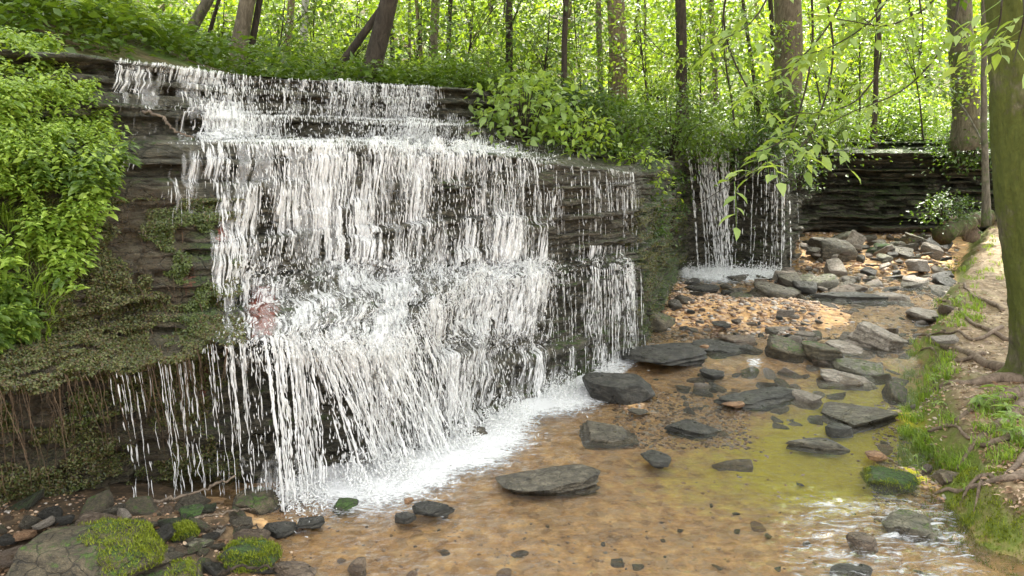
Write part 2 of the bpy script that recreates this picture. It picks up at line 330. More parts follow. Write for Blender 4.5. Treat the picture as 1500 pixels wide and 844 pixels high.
def gz(X, Y):
    X, Y = np.asarray(X, float), np.asarray(Y, float)
    w = water_z(X, Y)
    z = w - .055 + .02 * fbm(X * 1.3, Y * 1.3, seed=61, o=3) + .012 * fbm(X * 9, Y * 9, seed=62, o=3)
    def bar(px, py, rx, ry, h, rot=0):
        c = PZ(px, py); return h * np.exp(-((X - c[0]) / rx) ** 2 - ((Y - c[1]) / ry) ** 2)
    z += bar(1060, 468, 1.1, .9, .14) + bar(960, 440, .6, 1.0, .10) + bar(1180, 470, .7, .8, .07) + bar(930, 590, .25, .45, .06) + bar(820, 640, .2, .3, .03)
    z += bar(1270, 390, 2.2, 1.3, .13) + bar(1130, 430, .8, .6, .05)
    z += bar(70, 800, .9, .5, .11) + bar(-150, 780, 1.6, .9, .15) + bar(240, 770, .5, .2, .045) + bar(300, 850, .5, .3, .03)
    z += .25 * sstep(12.6, 16, Y) * sstep(4., 6., X) + bar(1320, 610, .16, .3, .09) + bar(1345, 700, .12, .3, .10)
    z -= bar(1330, 655, .25, .3, .05) + bar(1240, 448, .7, .3, .07) + bar(1150, 700, .8, .6, .05)
    d = poly_sd(X, Y, bank) + .10 * fbm(X * 2.2, Y * 2.2, seed=64, o=3)
    bk = .26 * sstep(-.02, .38, d) + .10 * np.clip(d, 0, 30) + .02 * fbm(X * 3, Y * 3, seed=65) * sstep(.1, .6, d)
    lip = .05 * sstep(.0, .3, d) * sstep(1.2, .3, d) * (1 + vn(X * 4, Y * 4, seed=66))
    return z + bk + lip, d
def sheet(x0, x1, y0, y1, step):
    nx, ny = int((x1 - x0) / step) + 1, int((y1 - y0) / step) + 1
    X, Y = np.meshgrid(np.linspace(x0, x1, nx), np.linspace(y0, y1, ny)); return X, Y, grid_faces(ny, nx)
# fine near part, coarse ring beyond: one warped grid
xa = np.concatenate([-60 + 56 * np.linspace(0, 1, 24, endpoint=False) ** .6, np.arange(-4, 7.5, .03), np.arange(7.5, 14, .08), 14 + 76 * np.linspace(0, 1, 24) ** 1.8])
ya = np.concatenate([-60 + 62 * np.linspace(0, 1, 24, endpoint=False) ** .6, np.arange(2, 9.5, .028), np.arange(9.5, 18, .06)])
X, Y = np.meshgrid(xa, ya); Z, dB = gz(X, Y)
Z = np.where(Y > 17.5, np.minimum(Z, .3), Z)
Z = np.clip(Z, -1, 3.2)
gz_full = gz; xg_, yg_, Zg_, Dg_ = xa.copy(), ya.copy(), Z.copy(), dB.copy()
def gz(x, y):                            # quick lookup in the finished sheet
    x, y = np.asarray(x, float), np.asarray(y, float)
    j = np.clip(np.searchsorted(xg_, x) - 1, 0, len(xg_) - 2); i = np.clip(np.searchsorted(yg_, y) - 1, 0, len(yg_) - 2)
    u = np.clip((x - xg_[j]) / (xg_[j + 1] - xg_[j]), 0, 1); v = np.clip((y - yg_[i]) / (yg_[i + 1] - yg_[i]), 0, 1)
    def q(A): return (A[i, j] * (1 - u) + A[i, j + 1] * u) * (1 - v) + (A[i + 1, j] * (1 - u) + A[i + 1, j + 1] * u) * v
    return q(Zg_), q(Dg_)
pg, qg = project(np.stack([X, Y, Z], -1))
alg = np.clip(1.5 * np.exp(-((pg - 1235) / 120) ** 2 - ((qg - 665) / 75) ** 2) + .9 * np.exp(-((pg - 1330) / 60) ** 2 - ((qg - 640) / 50) ** 2) + .55 * np.exp(-((pg - 1050) / 170) ** 2 - ((qg - 700) / 70) ** 2) + .5 * np.exp(-((pg - 1270) / 100) ** 2 - ((qg - 560) / 40) ** 2), 0, 1.2)
bankm = sstep(.02, .22, dB); mud = sstep(420, 300, pg + 60 * vn(X * 3, Y * 3, seed=77)) * sstep(7, 5, Y)
mossb = sstep(640, 720, qg) * sstep(1420, 1370, pg + 40 * vn(X * 5, Y * 5, seed=70)) * bankm + sstep(-.02, .1, dB) * sstep(.45, .2, dB) * .6
def ground_mat():
    m, t = nt('creek_ground'); p = N(t, 'ShaderNodeNewGeometry').outputs['Position']
    n1 = noise(t, p, 1.6, 6, .6); n2 = noise(t, p, 9., 7, .68); n3 = noise(t, p, 40, 4, .6)
    vo = N(t, 'ShaderNodeTexVoronoi', {'Vector': p, 'Scale': 16., 'Randomness': 1.}); vc = N(t, 'ShaderNodeSeparateColor', {0: vo.outputs['Color']}).outputs[0]
    bed = ramp(t, n2, [(.28, (.19, .105, .045)), (.45, (.50, .29, .125)), (.6, (.72, .46, .21)), (.8, (.84, .63, .37))])
    bed = mix(t, ramp(t, vc, [(.55, 0.), (.9, .55)]), bed, (.42, .32, .22))
    bed = mix(t, ramp(t, vc, [(.0, .5), (.25, 0.)]), bed, (.12, .085, .055))
    ak = ramp(t, mth(t, 'ADD', attr(t, 'algae'), mth(t, 'MULTIPLY', mth(t, 'SUBTRACT', n2, .5), 1.1)), [(.3, 0.), (.85, 1.)])
    bed = mix(t, ak, bed, mix(t, n2, (.30, .25, .008), (.68, .62, .04)))
    bed = mix(t, attr(t, 'mud'), bed, ramp(t, n2, [(.3, (.02, .015, .009)), (.5, (.07, .048, .027)), (.72, (.20, .13, .07))]))
    soil = ramp(t, n2, [(.3, (.075, .052, .028)), (.5, (.21, .15, .085)), (.7, (.38, .29, .18))])
    soil = mix(t, ramp(t, n1, [(.57, 0.), (.68, .6)]), soil, mix(t, n3, (.05, .07, .012), (.16, .19, .04)))
    c = mix(t, attr(t, 'bank'), bed, soil)
    mk = ramp(t, mth(t, 'ADD', attr(t, 'moss'), mth(t, 'MULTIPLY', mth(t, 'SUBTRACT', n2, .5), .9)), [(.35, 0.), (.65, 1.)])
    c = mix(t, mk, c, mix(t, n3, (.04, .06, .008), (.17, .21, .03)))
    h = mth(t, 'ADD', mth(t, 'MULTIPLY', n2, 1.), mth(t, 'ADD', mth(t, 'MULTIPLY', n3, .3), mth(t, 'MULTIPLY', vo.outputs['Distance'], -.6)))
    out(t, princ(t, col=c, rough=.8, nrm=bump(t, h, .7, .03), spec=.4)); return m
g = Geo(); g.add(np.stack([X, Y, Z], -1).reshape(-1, 3), grid_faces(*X.shape))
ground = link('ground', g.mesh('ground', ground_mat(), attrs={'mud': mud, 'algae': alg, 'bank': bankm, 'moss': mossb}))
tag(ground, 'orange brown creek bed rising to a trodden earth bank', None, None, 'structure')

# ------------------------------------------------------------------ forest floor behind the falls
pf = np.concatenate([np.linspace(-2600, -300, 20, endpoint=False), np.linspace(-300, 1750, 240), np.linspace(1750, 4200, 20)[1:]])
l0x = np.interp(pf, K, KP[0, :, 0]); l0y = np.interp(pf, K, KP[0, :, 1]); l0z = np.interp(pf, K, KP[0, :, 2])
l0x = np.where((pf < K[0]) | (pf > K[-1]), (pf - 750) / F * l0y * 1.03, l0x)
tt = np.concatenate([[0], np.geomspace(.12, 170, 90)])
YF = l0y[None] + tt[:, None]; XF = l0x[None] * (YF / l0y[None]); PF = np.broadcast_to(pf[None], YF.shape)
def floor_z(px, Yd, X, Yw, z0):
    left = sstep(420, 60, px)
    z = z0 + .03 * Yd + left * .34 * np.clip(Yd - .3, 0, 9) + .17 * np.clip(Yw - 22, 0, 60) + .10 * np.clip(Yw - 34, 0, 60)
    return z + (.12 * fbm(X * .5, Yw * .5, seed=81) + .03 * fbm(X * 4, Yw * 4, seed=82, o=3)) * sstep(.1, 1.5, Yd)
ZF = floor_z(PF, tt[:, None], XF, YF, l0z[None])
creekb = np.exp(-((PF - 450) / 190) ** 4) * sstep(2.6, 2.0, tt[:, None])
def forest_mat():
    m, t = nt('leaf_strewn_soil'); p = N(t, 'ShaderNodeNewGeometry').outputs['Position']
    n1 = noise(t, p, .9, 5); n2 = noise(t, p, 9., 6, .68)
    c = ramp(t, n2, [(.3, (.035, .03, .015)), (.5, (.10, .075, .04)), (.7, (.17, .13, .07))])
    c = mix(t, ramp(t, n1, [(.42, 0.), (.6, 1.)]), c, mix(t, n2, (.02, .04, .008), (.09, .14, .02)))
    out(t, princ(t, col=c, rough=.9, nrm=bump(t, n2, .8, .05), spec=.2)); return m
g = Geo(); g.add(np.stack([XF, YF, ZF], -1).reshape(-1, 3), grid_faces(*XF.shape))
ff = link('forest_floor_ground', g.mesh('forest_floor', forest_mat())); tag(ff, 'leafy forest floor rising behind the waterfall', None, None, 'structure')
def floor_at(px, Yw):
    """a point of the forest floor on the vertical plane of image column px, Yw metres away"""
    y0 = np.interp(px, K, KP[0, :, 1]); z0 = np.interp(px, K, KP[0, :, 2]); x = (px - 750) / F * Yw * 1.02
    return np.array((x, Yw, floor_z(np.float64(px), max(Yw - y0, 0), x, Yw, z0) - .03))
# ------------------------------------------------------------------ falling water
def water_mat(name, dens=1.):
    m, t = nt(name); p = N(t, 'ShaderNodeNewGeometry').outputs['Position']
    n = noise(t, N(t, 'ShaderNodeMapping', {'Vector': p, 'Scale': (14, 14, 5)}).outputs[0], 3., 4, .6)
    c = ramp(t, n, [(.3, (.70, .71, .70)), (.5, (.92, .92, .915)), (.75, (.97, .97, .965))])
    pr = princ(t, col=c, rough=.16, nrm=bump(t, n, .5, .01), spec=.6)
    tr = N(t, 'ShaderNodeBsdfTranslucent', {0: (.95, .96, .95, 1)}).outputs[0]
    b_ = N(t, 'ShaderNodeMixShader', {0: .45, 1: pr, 2: tr}).outputs[0]
    out(t, N(t, 'ShaderNodeMixShader', {0: mth(t, 'MULTIPLY', attr(t, 'thick'), ramp(t, n, [(.25, .55), (.6, .95)]), clamp=True), 1: N(t, 'ShaderNodeBsdfTransparent').outputs[0], 2: b_}).outputs[0]); return m
M_water = water_mat('white_water')
DN = [150, 200, 250, 300, 340, 380, 440, 500, 560, 620, 650, 700, 740, 780, 820, 870, 925, 950]
DT = {80: [.3, .42, .42, .35, .1, .2, .1, .1, .1, .1, 0, 0, 0, 0, 0, 0, 0, 0],
 92: [.3, .42, .55, .5, .3, .2, .3, .3, .3, .3, 0, 0, 0, 0, 0, 0, 0, 0],
 104: [.35, .5, .42, .6, .4, .3, .4, .4, .4, .4, 0, 0, 0, 0, 0, 0, 0, 0],
 120: [.22, .3, .32, .6, .55, .5, .45, .5, .6, .6, .05, 0, 0, 0, 0, 0, 0, 0],
 140: [.22, .28, .34, .62, .6, .42, .38, .55, .6, .62, .1, 0, 0, 0, 0, 0, 0, 0],
 165: [.18, .24, .26, .45, .85, .45, .40, .55, .6, .62, .1, 0, 0, 0, 0, 0, 0, 0],
 180: [.18, .24, .24, .35, .85, .6, .2, .25, .55, .6, .4, .05, .03, 0, 0, 0, 0, 0],
 195: [.15, .22, .24, .3, .8, .75, .2, .35, .65, .65, .55, .15, .1, .05, 0, 0, 0, 0],
 206: [.2, .3, .3, .3, .6, .8, .6, .6, .75, .75, .6, .3, .1, .05, 0, 0, 0, 0],
 222: [.1, .2, .3, .35, .6, .62, .6, .62, .6, .66, .66, .6, .45, .2, .1, .1, .1, 0],
 260: [.02, .1, .28, .3, .6, .6, .52, .5, .45, .55, .55, .6, .55, .2, .08, .08, .08, 0],
 300: [0, .05, .22, .15, .62, .58, .5, .46, .40, .45, .5, .6, .55, .22, .08, .08, .08, 0],
 350: [0, 0, .05, .04, .62, .62, .55, .5, .42, .48, .5, .6, .56, .26, .08, .08, .08, 0],
 385: [0, 0, 0, .04, .55, .82, .82, .78, .58, .6, .62, .6, .6, .3, .2, .15, .15, 0],
 415: [0, 0, 0, 0, .55, .85, .92, .9, .72, .7, .66, .62, .62, .42, .18, .10, .10, 0],
 450: [0, 0, 0, 0, .25, .35, .93, .9, .82, .68, .64, .62, .6, .42, .12, .1, .1, 0],
 490: [0, 0, .02, .03, .3, .6, .93, .95, .93, .78, .62, .55, .6, .46, .14, .1, .1, 0],
 510: [0, .02, .06, .1, .3, .55, .8, .82, .85, .78, .6, .52, .58, .5, .2, .1, .1, 0],
 560: [0, 0, 0, .0, .05, .34, .44, .52, .76, .64, .52, .52, .55, .52, .3, .12, .08, 0],
 620: [0, 0, 0, .0, .05, .34, .42, .5, .62, .82, .6, .55, .55, .6, .5, .3, 0, 0],
 700: [0, 0, 0, .0, .1, .5, .5, .6, .8, .9, .8, .6, .6, .6, .5, .3, 0, 0]}
dys = np.array(sorted(DT)); dtab = np.array([DT[k] for k in dys])
def density(px, py):
    ix = np.interp(px, DN, np.arange(len(DN))); iy = np.interp(py, dys, np.arange(len(dys)))
    i = np.clip(iy.astype(int), 0, len(dys) - 2); j = np.clip(ix.astype(int), 0, len(DN) - 2); fy, fx = iy - i, ix - j
    fx = fx * fx * (3 - 2 * fx)
    return (dtab[i, j] * (1 - fy) + dtab[i + 1, j] * fy) * (1 - fx) + (dtab[i, j + 1] * (1 - fy) + dtab[i + 1, j + 1] * fy) * fx
# envelope that falls clear of the rock: per column, outward distance can only grow going down
o = ((D - D[:1]) * NRM[None]).sum(-1); tco = D - NRM[None] * o[..., None]
zc = D[..., 2].copy(); zenv = zc.copy()
e = o.copy(); dzr = np.maximum(0, -np.diff(zc, axis=0))
for i in range(1, NV):
    e[i] = np.maximum(o[i] + .012, e[i - 1] + .06 * dzr[i - 1] * (band[i] < 9))
lim = o + np.where((b2 > 6.0) | ((b2 > 4.0) & (b2 < 4.9)), .9, .22); e = np.minimum(e, np.maximum(lim, o + .012))
E = tco + NRM[None] * e[..., None]; E[..., 2] = zc
kE = np.hanning(9); kE /= kE.sum()
Ep = np.pad(E, ((0, 0), (4, 4), (0, 0)), mode='edge'); E = sum(kE[j] * Ep[:, j:j + NU] for j in range(9))
# keep the film in front of the rock after smoothing
oE = ((E - D) * NRM[None]).sum(-1); E += NRM[None] * np.maximum(0, .012 - oE)[..., None]
qlen = np.concatenate([np.zeros((1, NU)), np.cumsum(np.linalg.norm(np.diff(E, axis=0), axis=2), axis=0)])
def lin(A, s, bnd): return at_cliff(s, bnd, A if A.ndim == 3 else A[..., None])
def flow_sheet(seed, s0, s1, nu, nv, b0=0., b1=8., lift=.0, wob=.02, dscale=1., fx=.020, fq=.16):
    ss = np.linspace(s0, s1, nu); bb = np.interp(np.linspace(0, 1, nv), np.linspace(0, 1, len(band[2:-1])), band[2:-1])
    # row spacing by mean length travelled
    jm = int((s0 + s1) / 2 / sA[-1] * NU); ql = qlen[:, jm]; lo, hi = np.interp(b0, band, ql), np.interp(b1, band, ql)
    bb = np.interp(np.linspace(lo, hi, nv), ql, band)
    SS, BB = np.meshgrid(ss, bb)
    P = lin(E, SS, BB); q = lin(qlen, SS, BB)[..., 0]; px, py = project(P)
    dn = density(px, py) * dscale
    # slant of the streaks where the lower water shoots to the right
    qr = q - np.minimum(q, lin(qlen, SS, np.full_like(SS, 4.))[..., 0]); q5 = lin(qlen, SS, np.full_like(SS, 5.))[..., 0]
    sw0 = SS - .38 * sstep(345, 400, px) * sstep(660, 560, px) * np.clip(q - q5, 0, .75)
    dr = sstep(430, 520, px) * sstep(700, 600, px) * sstep(480, 520, py) * .35 + sstep(360, 330, px) * .0
    sw = sw0 - dr * (q - lin(qlen, SS, np.full_like(SS, 6.))[..., 0])
    turb = sstep(375, 410, py) * sstep(515, 490, py) * sstep(330, 380, px) + .35 * sstep(520, 720, py)
    turb = np.maximum(turb, .6 * sstep(4.15, 3.9, BB) * sstep(2.9, 3.1, BB))
    sw = sw + (.03 + .05 * turb) * fbm(SS * 6, q * 3.2, seed=seed, o=3) + .006 * vn(SS * 24, q * 8, seed=seed + 50)
    fq2 = fq * (1 - .5 * turb)
    n = .66 * vn(sw / fx, q / fq2, seed=seed + 1) + .40 * vn(sw / (fx * .45), q / (fq2 * .6), seed=seed + 2) \
        + .32 * vn(sw / .06, q / .5, seed=seed % 7 + 3) + .34 * vn(sw / .17, q / .45, seed=14) + .42 * vn(sw / .34, q / .8, seed=15) + (.10 + .14 * np.clip(qr * .8, 0, 1) + .2 * turb) * vn(sw / (fx * 1.2), q / .04, seed=seed + 6)
    n = n / .47
    from_q = np.interp(np.clip(1 - dn, 0.001, .999), *QN)
    h = n - from_q
    h = np.where(dn < .1 * dscale, -1, h)
    nr = lin(np.broadcast_to(NRM[None], D.shape), SS, BB)
    ramp_ = sstep(-.3, .5, BB)
    outw = lift * ramp_ * (1 + .8 * vn(SS * 3, q * 2, seed=seed + 7)) + wob * .5 * ramp_ * vn(sw / .06, q / .25, seed=seed + 8) + np.clip(h, 0, 1.3) ** .6 * .010
    tread_up = np.clip(1 - np.abs(np.gradient(P[..., 2], axis=0)) / (np.linalg.norm(np.gradient(P, axis=0), axis=2) + 1e-6), 0, 1)
    P = P + nr * outw[..., None]; P[..., 2] += outw * tread_up * .8 + turb * .03 * np.clip(vn(SS / .05, q / .06, seed=seed + 9), 0, 1) + .004
    return P, h
g0 = np.random.default_rng(1).normal(size=200000); QN = (np.linspace(0, 1, 201), np.quantile(g0, np.linspace(0, 1, 201)))
def add_sheet(G, P, h, soft=.20, top=1.):
    f = grid_faces(*h.shape); k = h.ravel() > -soft; a = top * sstep(-soft, .36, h.ravel()); cnt = k[f].sum(1); f = f[cnt >= 3]
    used, inv = np.unique(f, return_inverse=True); G.add(P.reshape(-1, 3)[used], inv.reshape(-1, 4), a=a[used])
G = Geo()
sL, sR = s_of_px(150), s_of_px(950)
for k, (sd, lift, ds, fx, fq) in enumerate(((101, .0, .51, .0125, .42), (203, .03, .36, .0095, .26), (307, .075, .15, .008, .07))):
    P_, kp = flow_sheet(sd, sL, sR, 2300, 860, .02, 8.02, lift, .02, ds, fx, fq); add_sheet(G, P_, kp)
P_, kp = flow_sheet(401, sL, sR, 900, 420, .02, 8.02, -.004, .01, .80, .03, .4); add_sheet(G, P_, kp, .5, .34)
# ---- free strings and drops
OCT = np.array([(0, 0, .55), (.5, 0, .1), (0, .5, .1), (-.5, 0, .1), (0, -.5, .1), (.38, .0, -.25), (0, .38, -.25), (-.38, 0, -.25), (0, -.38, -.25), (0, 0, -.5)])
OF3 = np.array([(0, 1, 2), (0, 2, 3), (0, 3, 4), (0, 4, 1), (9, 6, 5), (9, 7, 6), (9, 8, 7), (9, 5, 8)]); OF4 = np.array([(1, 5, 6, 2), (2, 6, 7, 3), (3, 7, 8, 4), (4, 8, 5, 1)])
def drops(G, pos, d, ln, wd):
    n = len(pos); d = d / np.linalg.norm(d, axis=1)[:, None]; x = np.cross(d, rnd_unit(n)); x /= np.linalg.norm(x, axis=1)[:, None]; y = np.cross(d, x)
    v = pos[:, None] + wd[:, None, None] * (x[:, None] * OCT[None, :, :1] + y[:, None] * OCT[None, :, 1:2]) - ln[:, None, None] * d[:, None] * OCT[None, :, 2:]
    of = (np.arange(n) * 10)[:, None, None]; G.add(v, (OF3[None] + of).reshape(-1, 3), (OF4[None] + of).reshape(-1, 4))
def thread(G, s, b0, b1, w, out_=.0, brk=.4, v0=.25, drift=0., r=rng, zfoot=None, step=.014):
    """one string of water: leaves the lip with a small outward speed and falls clear"""
    p0 = lin(E, np.array([s]), np.array([b0]))[0]; p1 = lin(E, np.array([s]), np.array([b1]))[0]
    nn = NRM[min(NU - 1, int(s / sA[-1] * (NU - 1)))]; zf = p1[2] if zfoot is None else zfoot
    n = max(6, int((p0[2] - zf) / step)); z = np.linspace(p0[2], zf, n); fall = p0[2] - z
    od = v0 * np.sqrt(2 * fall / 9.8) + out_
    base = (p0[:2])[None] + nn[None, :2] * od[:, None]
    ph = r.uniform(0, 99); amp = .004 + .006 * r.random()
    tg = np.array((-nn[1], nn[0])); base = base + tg[None] * (amp * vn(z * 14, ph, seed=5) * np.clip(fall * 4, 0, 1.5) + drift * fall)[:, None]
    w = w * .72; rad = w * (.55 + .75 * vn(z * 22, ph, seed=6) + .5 * vn(z * 55, ph + 5, seed=7)) * (1 - .25 * fall / max(fall[-1], .1))
    rad = np.where(vn(z * 9, ph + 9, seed=8) < -1 + 1.8 * brk * np.clip(fall / max(fall[-1], .1) * 1.5, .1, 1), -1, rad)
    good = rad > w * .12; rad = np.clip(rad, 0.0008, w * 1.7); pts = np.column_stack([base, z]); i = 0
    while i < n:
        if not good[i]: i += 1; continue
        j = i
        while j < n and good[j]: j += 1
        if j - i >= 3: G.add(*tube(pts[i:j], np.concatenate([[rad[i] * .3], rad[i + 1:j - 1], [rad[j - 1] * .3]]), 5))
        i = j
rw = np.random.default_rng(77)
# sparse strings off the undercut lower ledge, left
for px in list(rw.uniform(160, 372, 34)) + list(rw.uniform(245, 372, 26)):
    thread(G, s_of_px(px), 5.97, 8, rw.choice([.003, .0045, .007], p=[.45, .35, .2]), brk=rw.uniform(.25, .6), zfoot=.03, v0=rw.uniform(.05, .25))
for px in rw.uniform(375, 610, 150): thread(G, s_of_px(px), 5.97, 8, rw.choice([.005, .008, .012]), brk=rw.uniform(.05, .45), zfoot=.0, v0=rw.uniform(.2, .7), drift=rw.uniform(.1, .45) * (px > 450))
# fine curtain, right half, both tiers
for px in list(rw.uniform(778, 936, 170)) + list(rw.uniform(860, 930, 70)):
    thread(G, s_of_px(px), 3.97 + rw.uniform(0, .35) * (rw.random() < .5), 5, rw.choice([.0022, .0035, .005], p=[.4, .4, .2]), out_=.03, brk=rw.uniform(.05, .45), v0=rw.uniform(.02, .2), zfoot=lin(E, np.array([s_of_px(px)]), np.array([5.5]))[0, 2])
for px in list(rw.uniform(770, 930, 80)) + list(rw.uniform(850, 925, 25)):
    thread(G, s_of_px(px), 5.97, 8, rw.choice([.003, .0045, .007], p=[.4, .4, .2]), brk=rw.uniform(.1, .4), v0=rw.uniform(.03, .3), zfoot=.05)
# trickles over the small ledges, upper left and upper right
for px in rw.uniform(245, 345, 26): thread(G, s_of_px(px), 3.97, 5, rw.choice([.005, .008, .011]), brk=rw.uniform(.2, .6), v0=.12, zfoot=lin(E, np.array([s_of_px(px)]), np.array([4.0]))[0, 2] - rw.uniform(.2, .6))
for px in rw.uniform(330, 785, 300): thread(G, s_of_px(px), 3.97, 5.1, rw.choice([.003, .0045, .007]), brk=rw.uniform(.1, .5), v0=rw.uniform(.1, .5), out_=.03)
for px in rw.uniform(380, 640, 90): thread(G, s_of_px(px), -.02, 1., rw.choice([.006, .01, .014]), brk=rw.uniform(.2, .5), v0=rw.uniform(.1, .3))
for px in rw.uniform(665, 790, 26): thread(G, s_of_px(px), 1.97, 3, .005, brk=.4, v0=.1)
# thrown drops
nd = 20000
sd = rw.uniform(s_of_px(290), s_of_px(860), nd * 4); bd = rw.uniform(0, 8, nd * 4); pd_ = lin(E, sd, bd); xd, yd = project(pd_)
kd = rw.random(nd * 4) < density(xd, yd) ** 1.7 * 1.1; sd, bd, pd_, xd, yd = [a[kd][:nd] for a in (sd, bd, pd_, xd, yd)]
nn = NRM[np.clip((sd / sA[-1] * NU).astype(int), 0, NU - 1)]; k = len(sd)
ob = np.abs(rw.normal(0, .055, k)); pd_ = pd_ + nn * ob[:, None]; pd_[:, 2] += rw.normal(0, .02, k) * (yd > 380)
tb = sstep(380, 420, yd) * sstep(520, 495, yd)
dd = np.column_stack([rw.normal(0, .10, k), rw.normal(0, .1, k), -np.ones(k)]) + rw.normal(size=(k, 3)) * (tb * .7)[:, None] + nn * .15
drops(G, pd_, dd, rw.uniform(.012, .05, k) * (1 - .5 * tb), rw.uniform(.003, .0085, k))
# splash crown along the foot of the fall
k = 12000; sp_ = rw.uniform(s_of_px(375), s_of_px(915), k); sp_ = sp_[rw.random(k) < (.25 + .75 * vn(sp_ / .16, seed=44) + .5 * np.exp(-((project(lin(E, sp_, np.full(k, 7.9)))[0] - 610) / 90) ** 2))]; k = len(sp_); ft = L[8][np.clip((sp_ / sA[-1] * NU).astype(int), 0, NU - 1)]; fE = lin(E, sp_, np.full(k, 7.95))
dist = np.abs(rw.normal(0, .17, k)); nn = NRM[np.clip((sp_ / sA[-1] * NU).astype(int), 0, NU - 1)]
ps = fE + nn * (dist + .02)[:, None]; ps[:, 2] = .0 + np.abs(rw.normal(0, .09, k)) * np.exp(-dist * 4) + .005
drops(G, ps, rw.normal(size=(k, 3)) + [0, 0, .6], rw.uniform(.010, .04, k), rw.uniform(.004, .011, k))
main_fall = link('falling_water', G.mesh('falling_water', M_water, attrs={'thick': np.concatenate(G.a)})); tag(main_fall, 'wide white waterfall tumbling in steps over dark ledges', None, None, 'structure')
# second, smaller fall
G = Geo()
for px in np.concatenate([rw.uniform(1010, 1150, 26), rw.normal(1036, 11, 40), rw.normal(1137, 6, 20), rw.normal(1062, 4, 12), rw.uniform(1070, 1115, 8)]):
    if 1006 < px < 1158: thread(G, s_of_px(px), 3.97, 8, rw.choice([.005, .008, .012, .018], p=[.35, .3, .25, .1]), brk=rw.uniform(.05, .4), v0=rw.uniform(.15, .5), drift=rw.normal(0, .03) + (.12 if px < 1060 else 0), zfoot=.16, step=.02)
k = 2500; px = rw.uniform(1000, 1145, k); yy = rw.normal(12.0, .25, k); ps = np.array([PY(a, 405, c) for a, c in zip(px, yy)]); ps[:, 2] = .17 + np.abs(rw.normal(0, .06, k))
drops(G, ps, rw.normal(size=(k, 3)) + [0, 0, .6], rw.uniform(.01, .03, k), rw.uniform(.008, .018, k))
f2 = link('falling_water', G.mesh('small_falling_water', M_water, attrs={'thick': np.concatenate(G.a) * .8})); tag(f2, 'narrow curtain of thin falls beyond the shrubs', None, None, 'structure')

# ------------------------------------------------------------------ stream surface
def stream_mat():
    m, t = nt('clear_stream_water'); p = N(t, 'ShaderNodeNewGeometry').outputs['Position']
    n = noise(t, N(t, 'ShaderNodeMapping', {'Vector': p, 'Scale': (1., 2.2, 1.), 'Rotation': (0, 0, .35)}).outputs[0], 11., 6, .66, .8); n2 = noise(t, p, 30., 3, .6)
    h = mth(t, 'ADD', n, mth(t, 'MULTIPLY', n2, .3)); bp = bump(t, h, .8, .05)
    fr = N(t, 'ShaderNodeFresnel', {'IOR': 1.33, 'Normal': bp}).outputs[0]
    tr = N(t, 'ShaderNodeBsdfTransparent', {0: (.93, .9, .82, 1)}).outputs[0]; gl = N(t, 'ShaderNodeBsdfGlossy', {'Color': (1, 1, 1, 1), 'Roughness': .04, 'Normal': bp}).outputs[0]
    a = N(t, 'ShaderNodeMixShader', {0: mth(t, 'MULTIPLY', fr, 1.3, clamp=True), 1: tr, 2: gl}).outputs[0]
    pa = N(t, 'ShaderNodeMapping', {'Vector': p, 'Scale': (.8, 1.7, 1.), 'Rotation': (0, 0, .45)}).outputs[0]; f1 = mix(t, attr(t, 'rif_sheen'), noise(t, pa, 13., 8, .72, 1.4), noise(t, N(t, 'ShaderNodeMapping', {'Vector': p, 'Scale': (.5, 2.2, 1.), 'Rotation': (0, 0, .3)}).outputs[0], 12., 5, .6, 1.2)); f2 = noise(t, pa, 40., 5, .7, .8)
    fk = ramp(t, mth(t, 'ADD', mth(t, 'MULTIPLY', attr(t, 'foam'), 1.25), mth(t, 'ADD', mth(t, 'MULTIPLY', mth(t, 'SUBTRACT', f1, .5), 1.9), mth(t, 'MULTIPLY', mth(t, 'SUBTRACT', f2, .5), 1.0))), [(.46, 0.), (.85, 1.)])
    fm_sheen = princ(t, spec=.5, col=mix(t, attr(t, 'rif_sheen'), (.93, .94, .94), (.66, .67, .68)), rough=.3, nrm=bump(t, mth(t, 'ADD', f1, f2), 1., .03))  # near-white is foam; riffle grey is silvery sky reflection painted into the colour
    out(t, N(t, 'ShaderNodeMixShader', {0: fk, 1: a, 2: fm_sheen}).outputs[0]); return m
xa = np.arange(-3.6, 9.0, .024); ya = np.concatenate([np.arange(2.2, 8.2, .024), np.arange(8.2, 14, .05)])
X, Y = np.meshgrid(xa, ya); zw_ = water_z(X, Y)
ft = np.vstack([lin(E, s_of_px(np.array([p_])), np.array([7.98]))[0] for p_ in np.arange(385, 935, 8)])
dmin = np.full(X.shape, 9.); wv = np.zeros(X.shape); wts = np.interp(np.arange(385, 935, 8), [385, 430, 480, 560, 640, 700, 800, 870, 930], [.15, .3, .5, .9, 1.1, .7, .8, .3, .1])
for p_, w_ in zip(ft, wts):
    d_ = np.hypot(X - p_[0], Y - p_[1]); val = np.exp(-(d_ / (.14 + .36 * w_ + .20 * w_ * vn(p_[0] * 3, 0., seed=13))) ** 2) * (.45 + .9 * w_); wv = np.maximum(wv, val)
f2c = PY(1065, 405, 12.1); wv = np.maximum(wv, 1.1 * np.exp(-((X - f2c[0]) / .95) ** 2 - ((Y - f2c[1]) / .75) ** 2))
pX, pYy = project(np.stack([X, Y, zw_], -1))
rif_sheen = sstep(700, 740, pYy + (pX - 1250) * -.05) * sstep(1080, 1190, pX) * sstep(1480, 1400, pX - (pYy - 800) * .6)  # riffle mask: drives real ripples and the painted silvery sheen
rif_sheen = np.maximum(rif_sheen, .8 * np.exp(-((pX - 1165) / 45) ** 2 - ((pYy - 583) / 14) ** 2)); rif_sheen = np.maximum(rif_sheen, .6 * sstep(760, 830, pYy) * sstep(420, 560, pX) * .7)
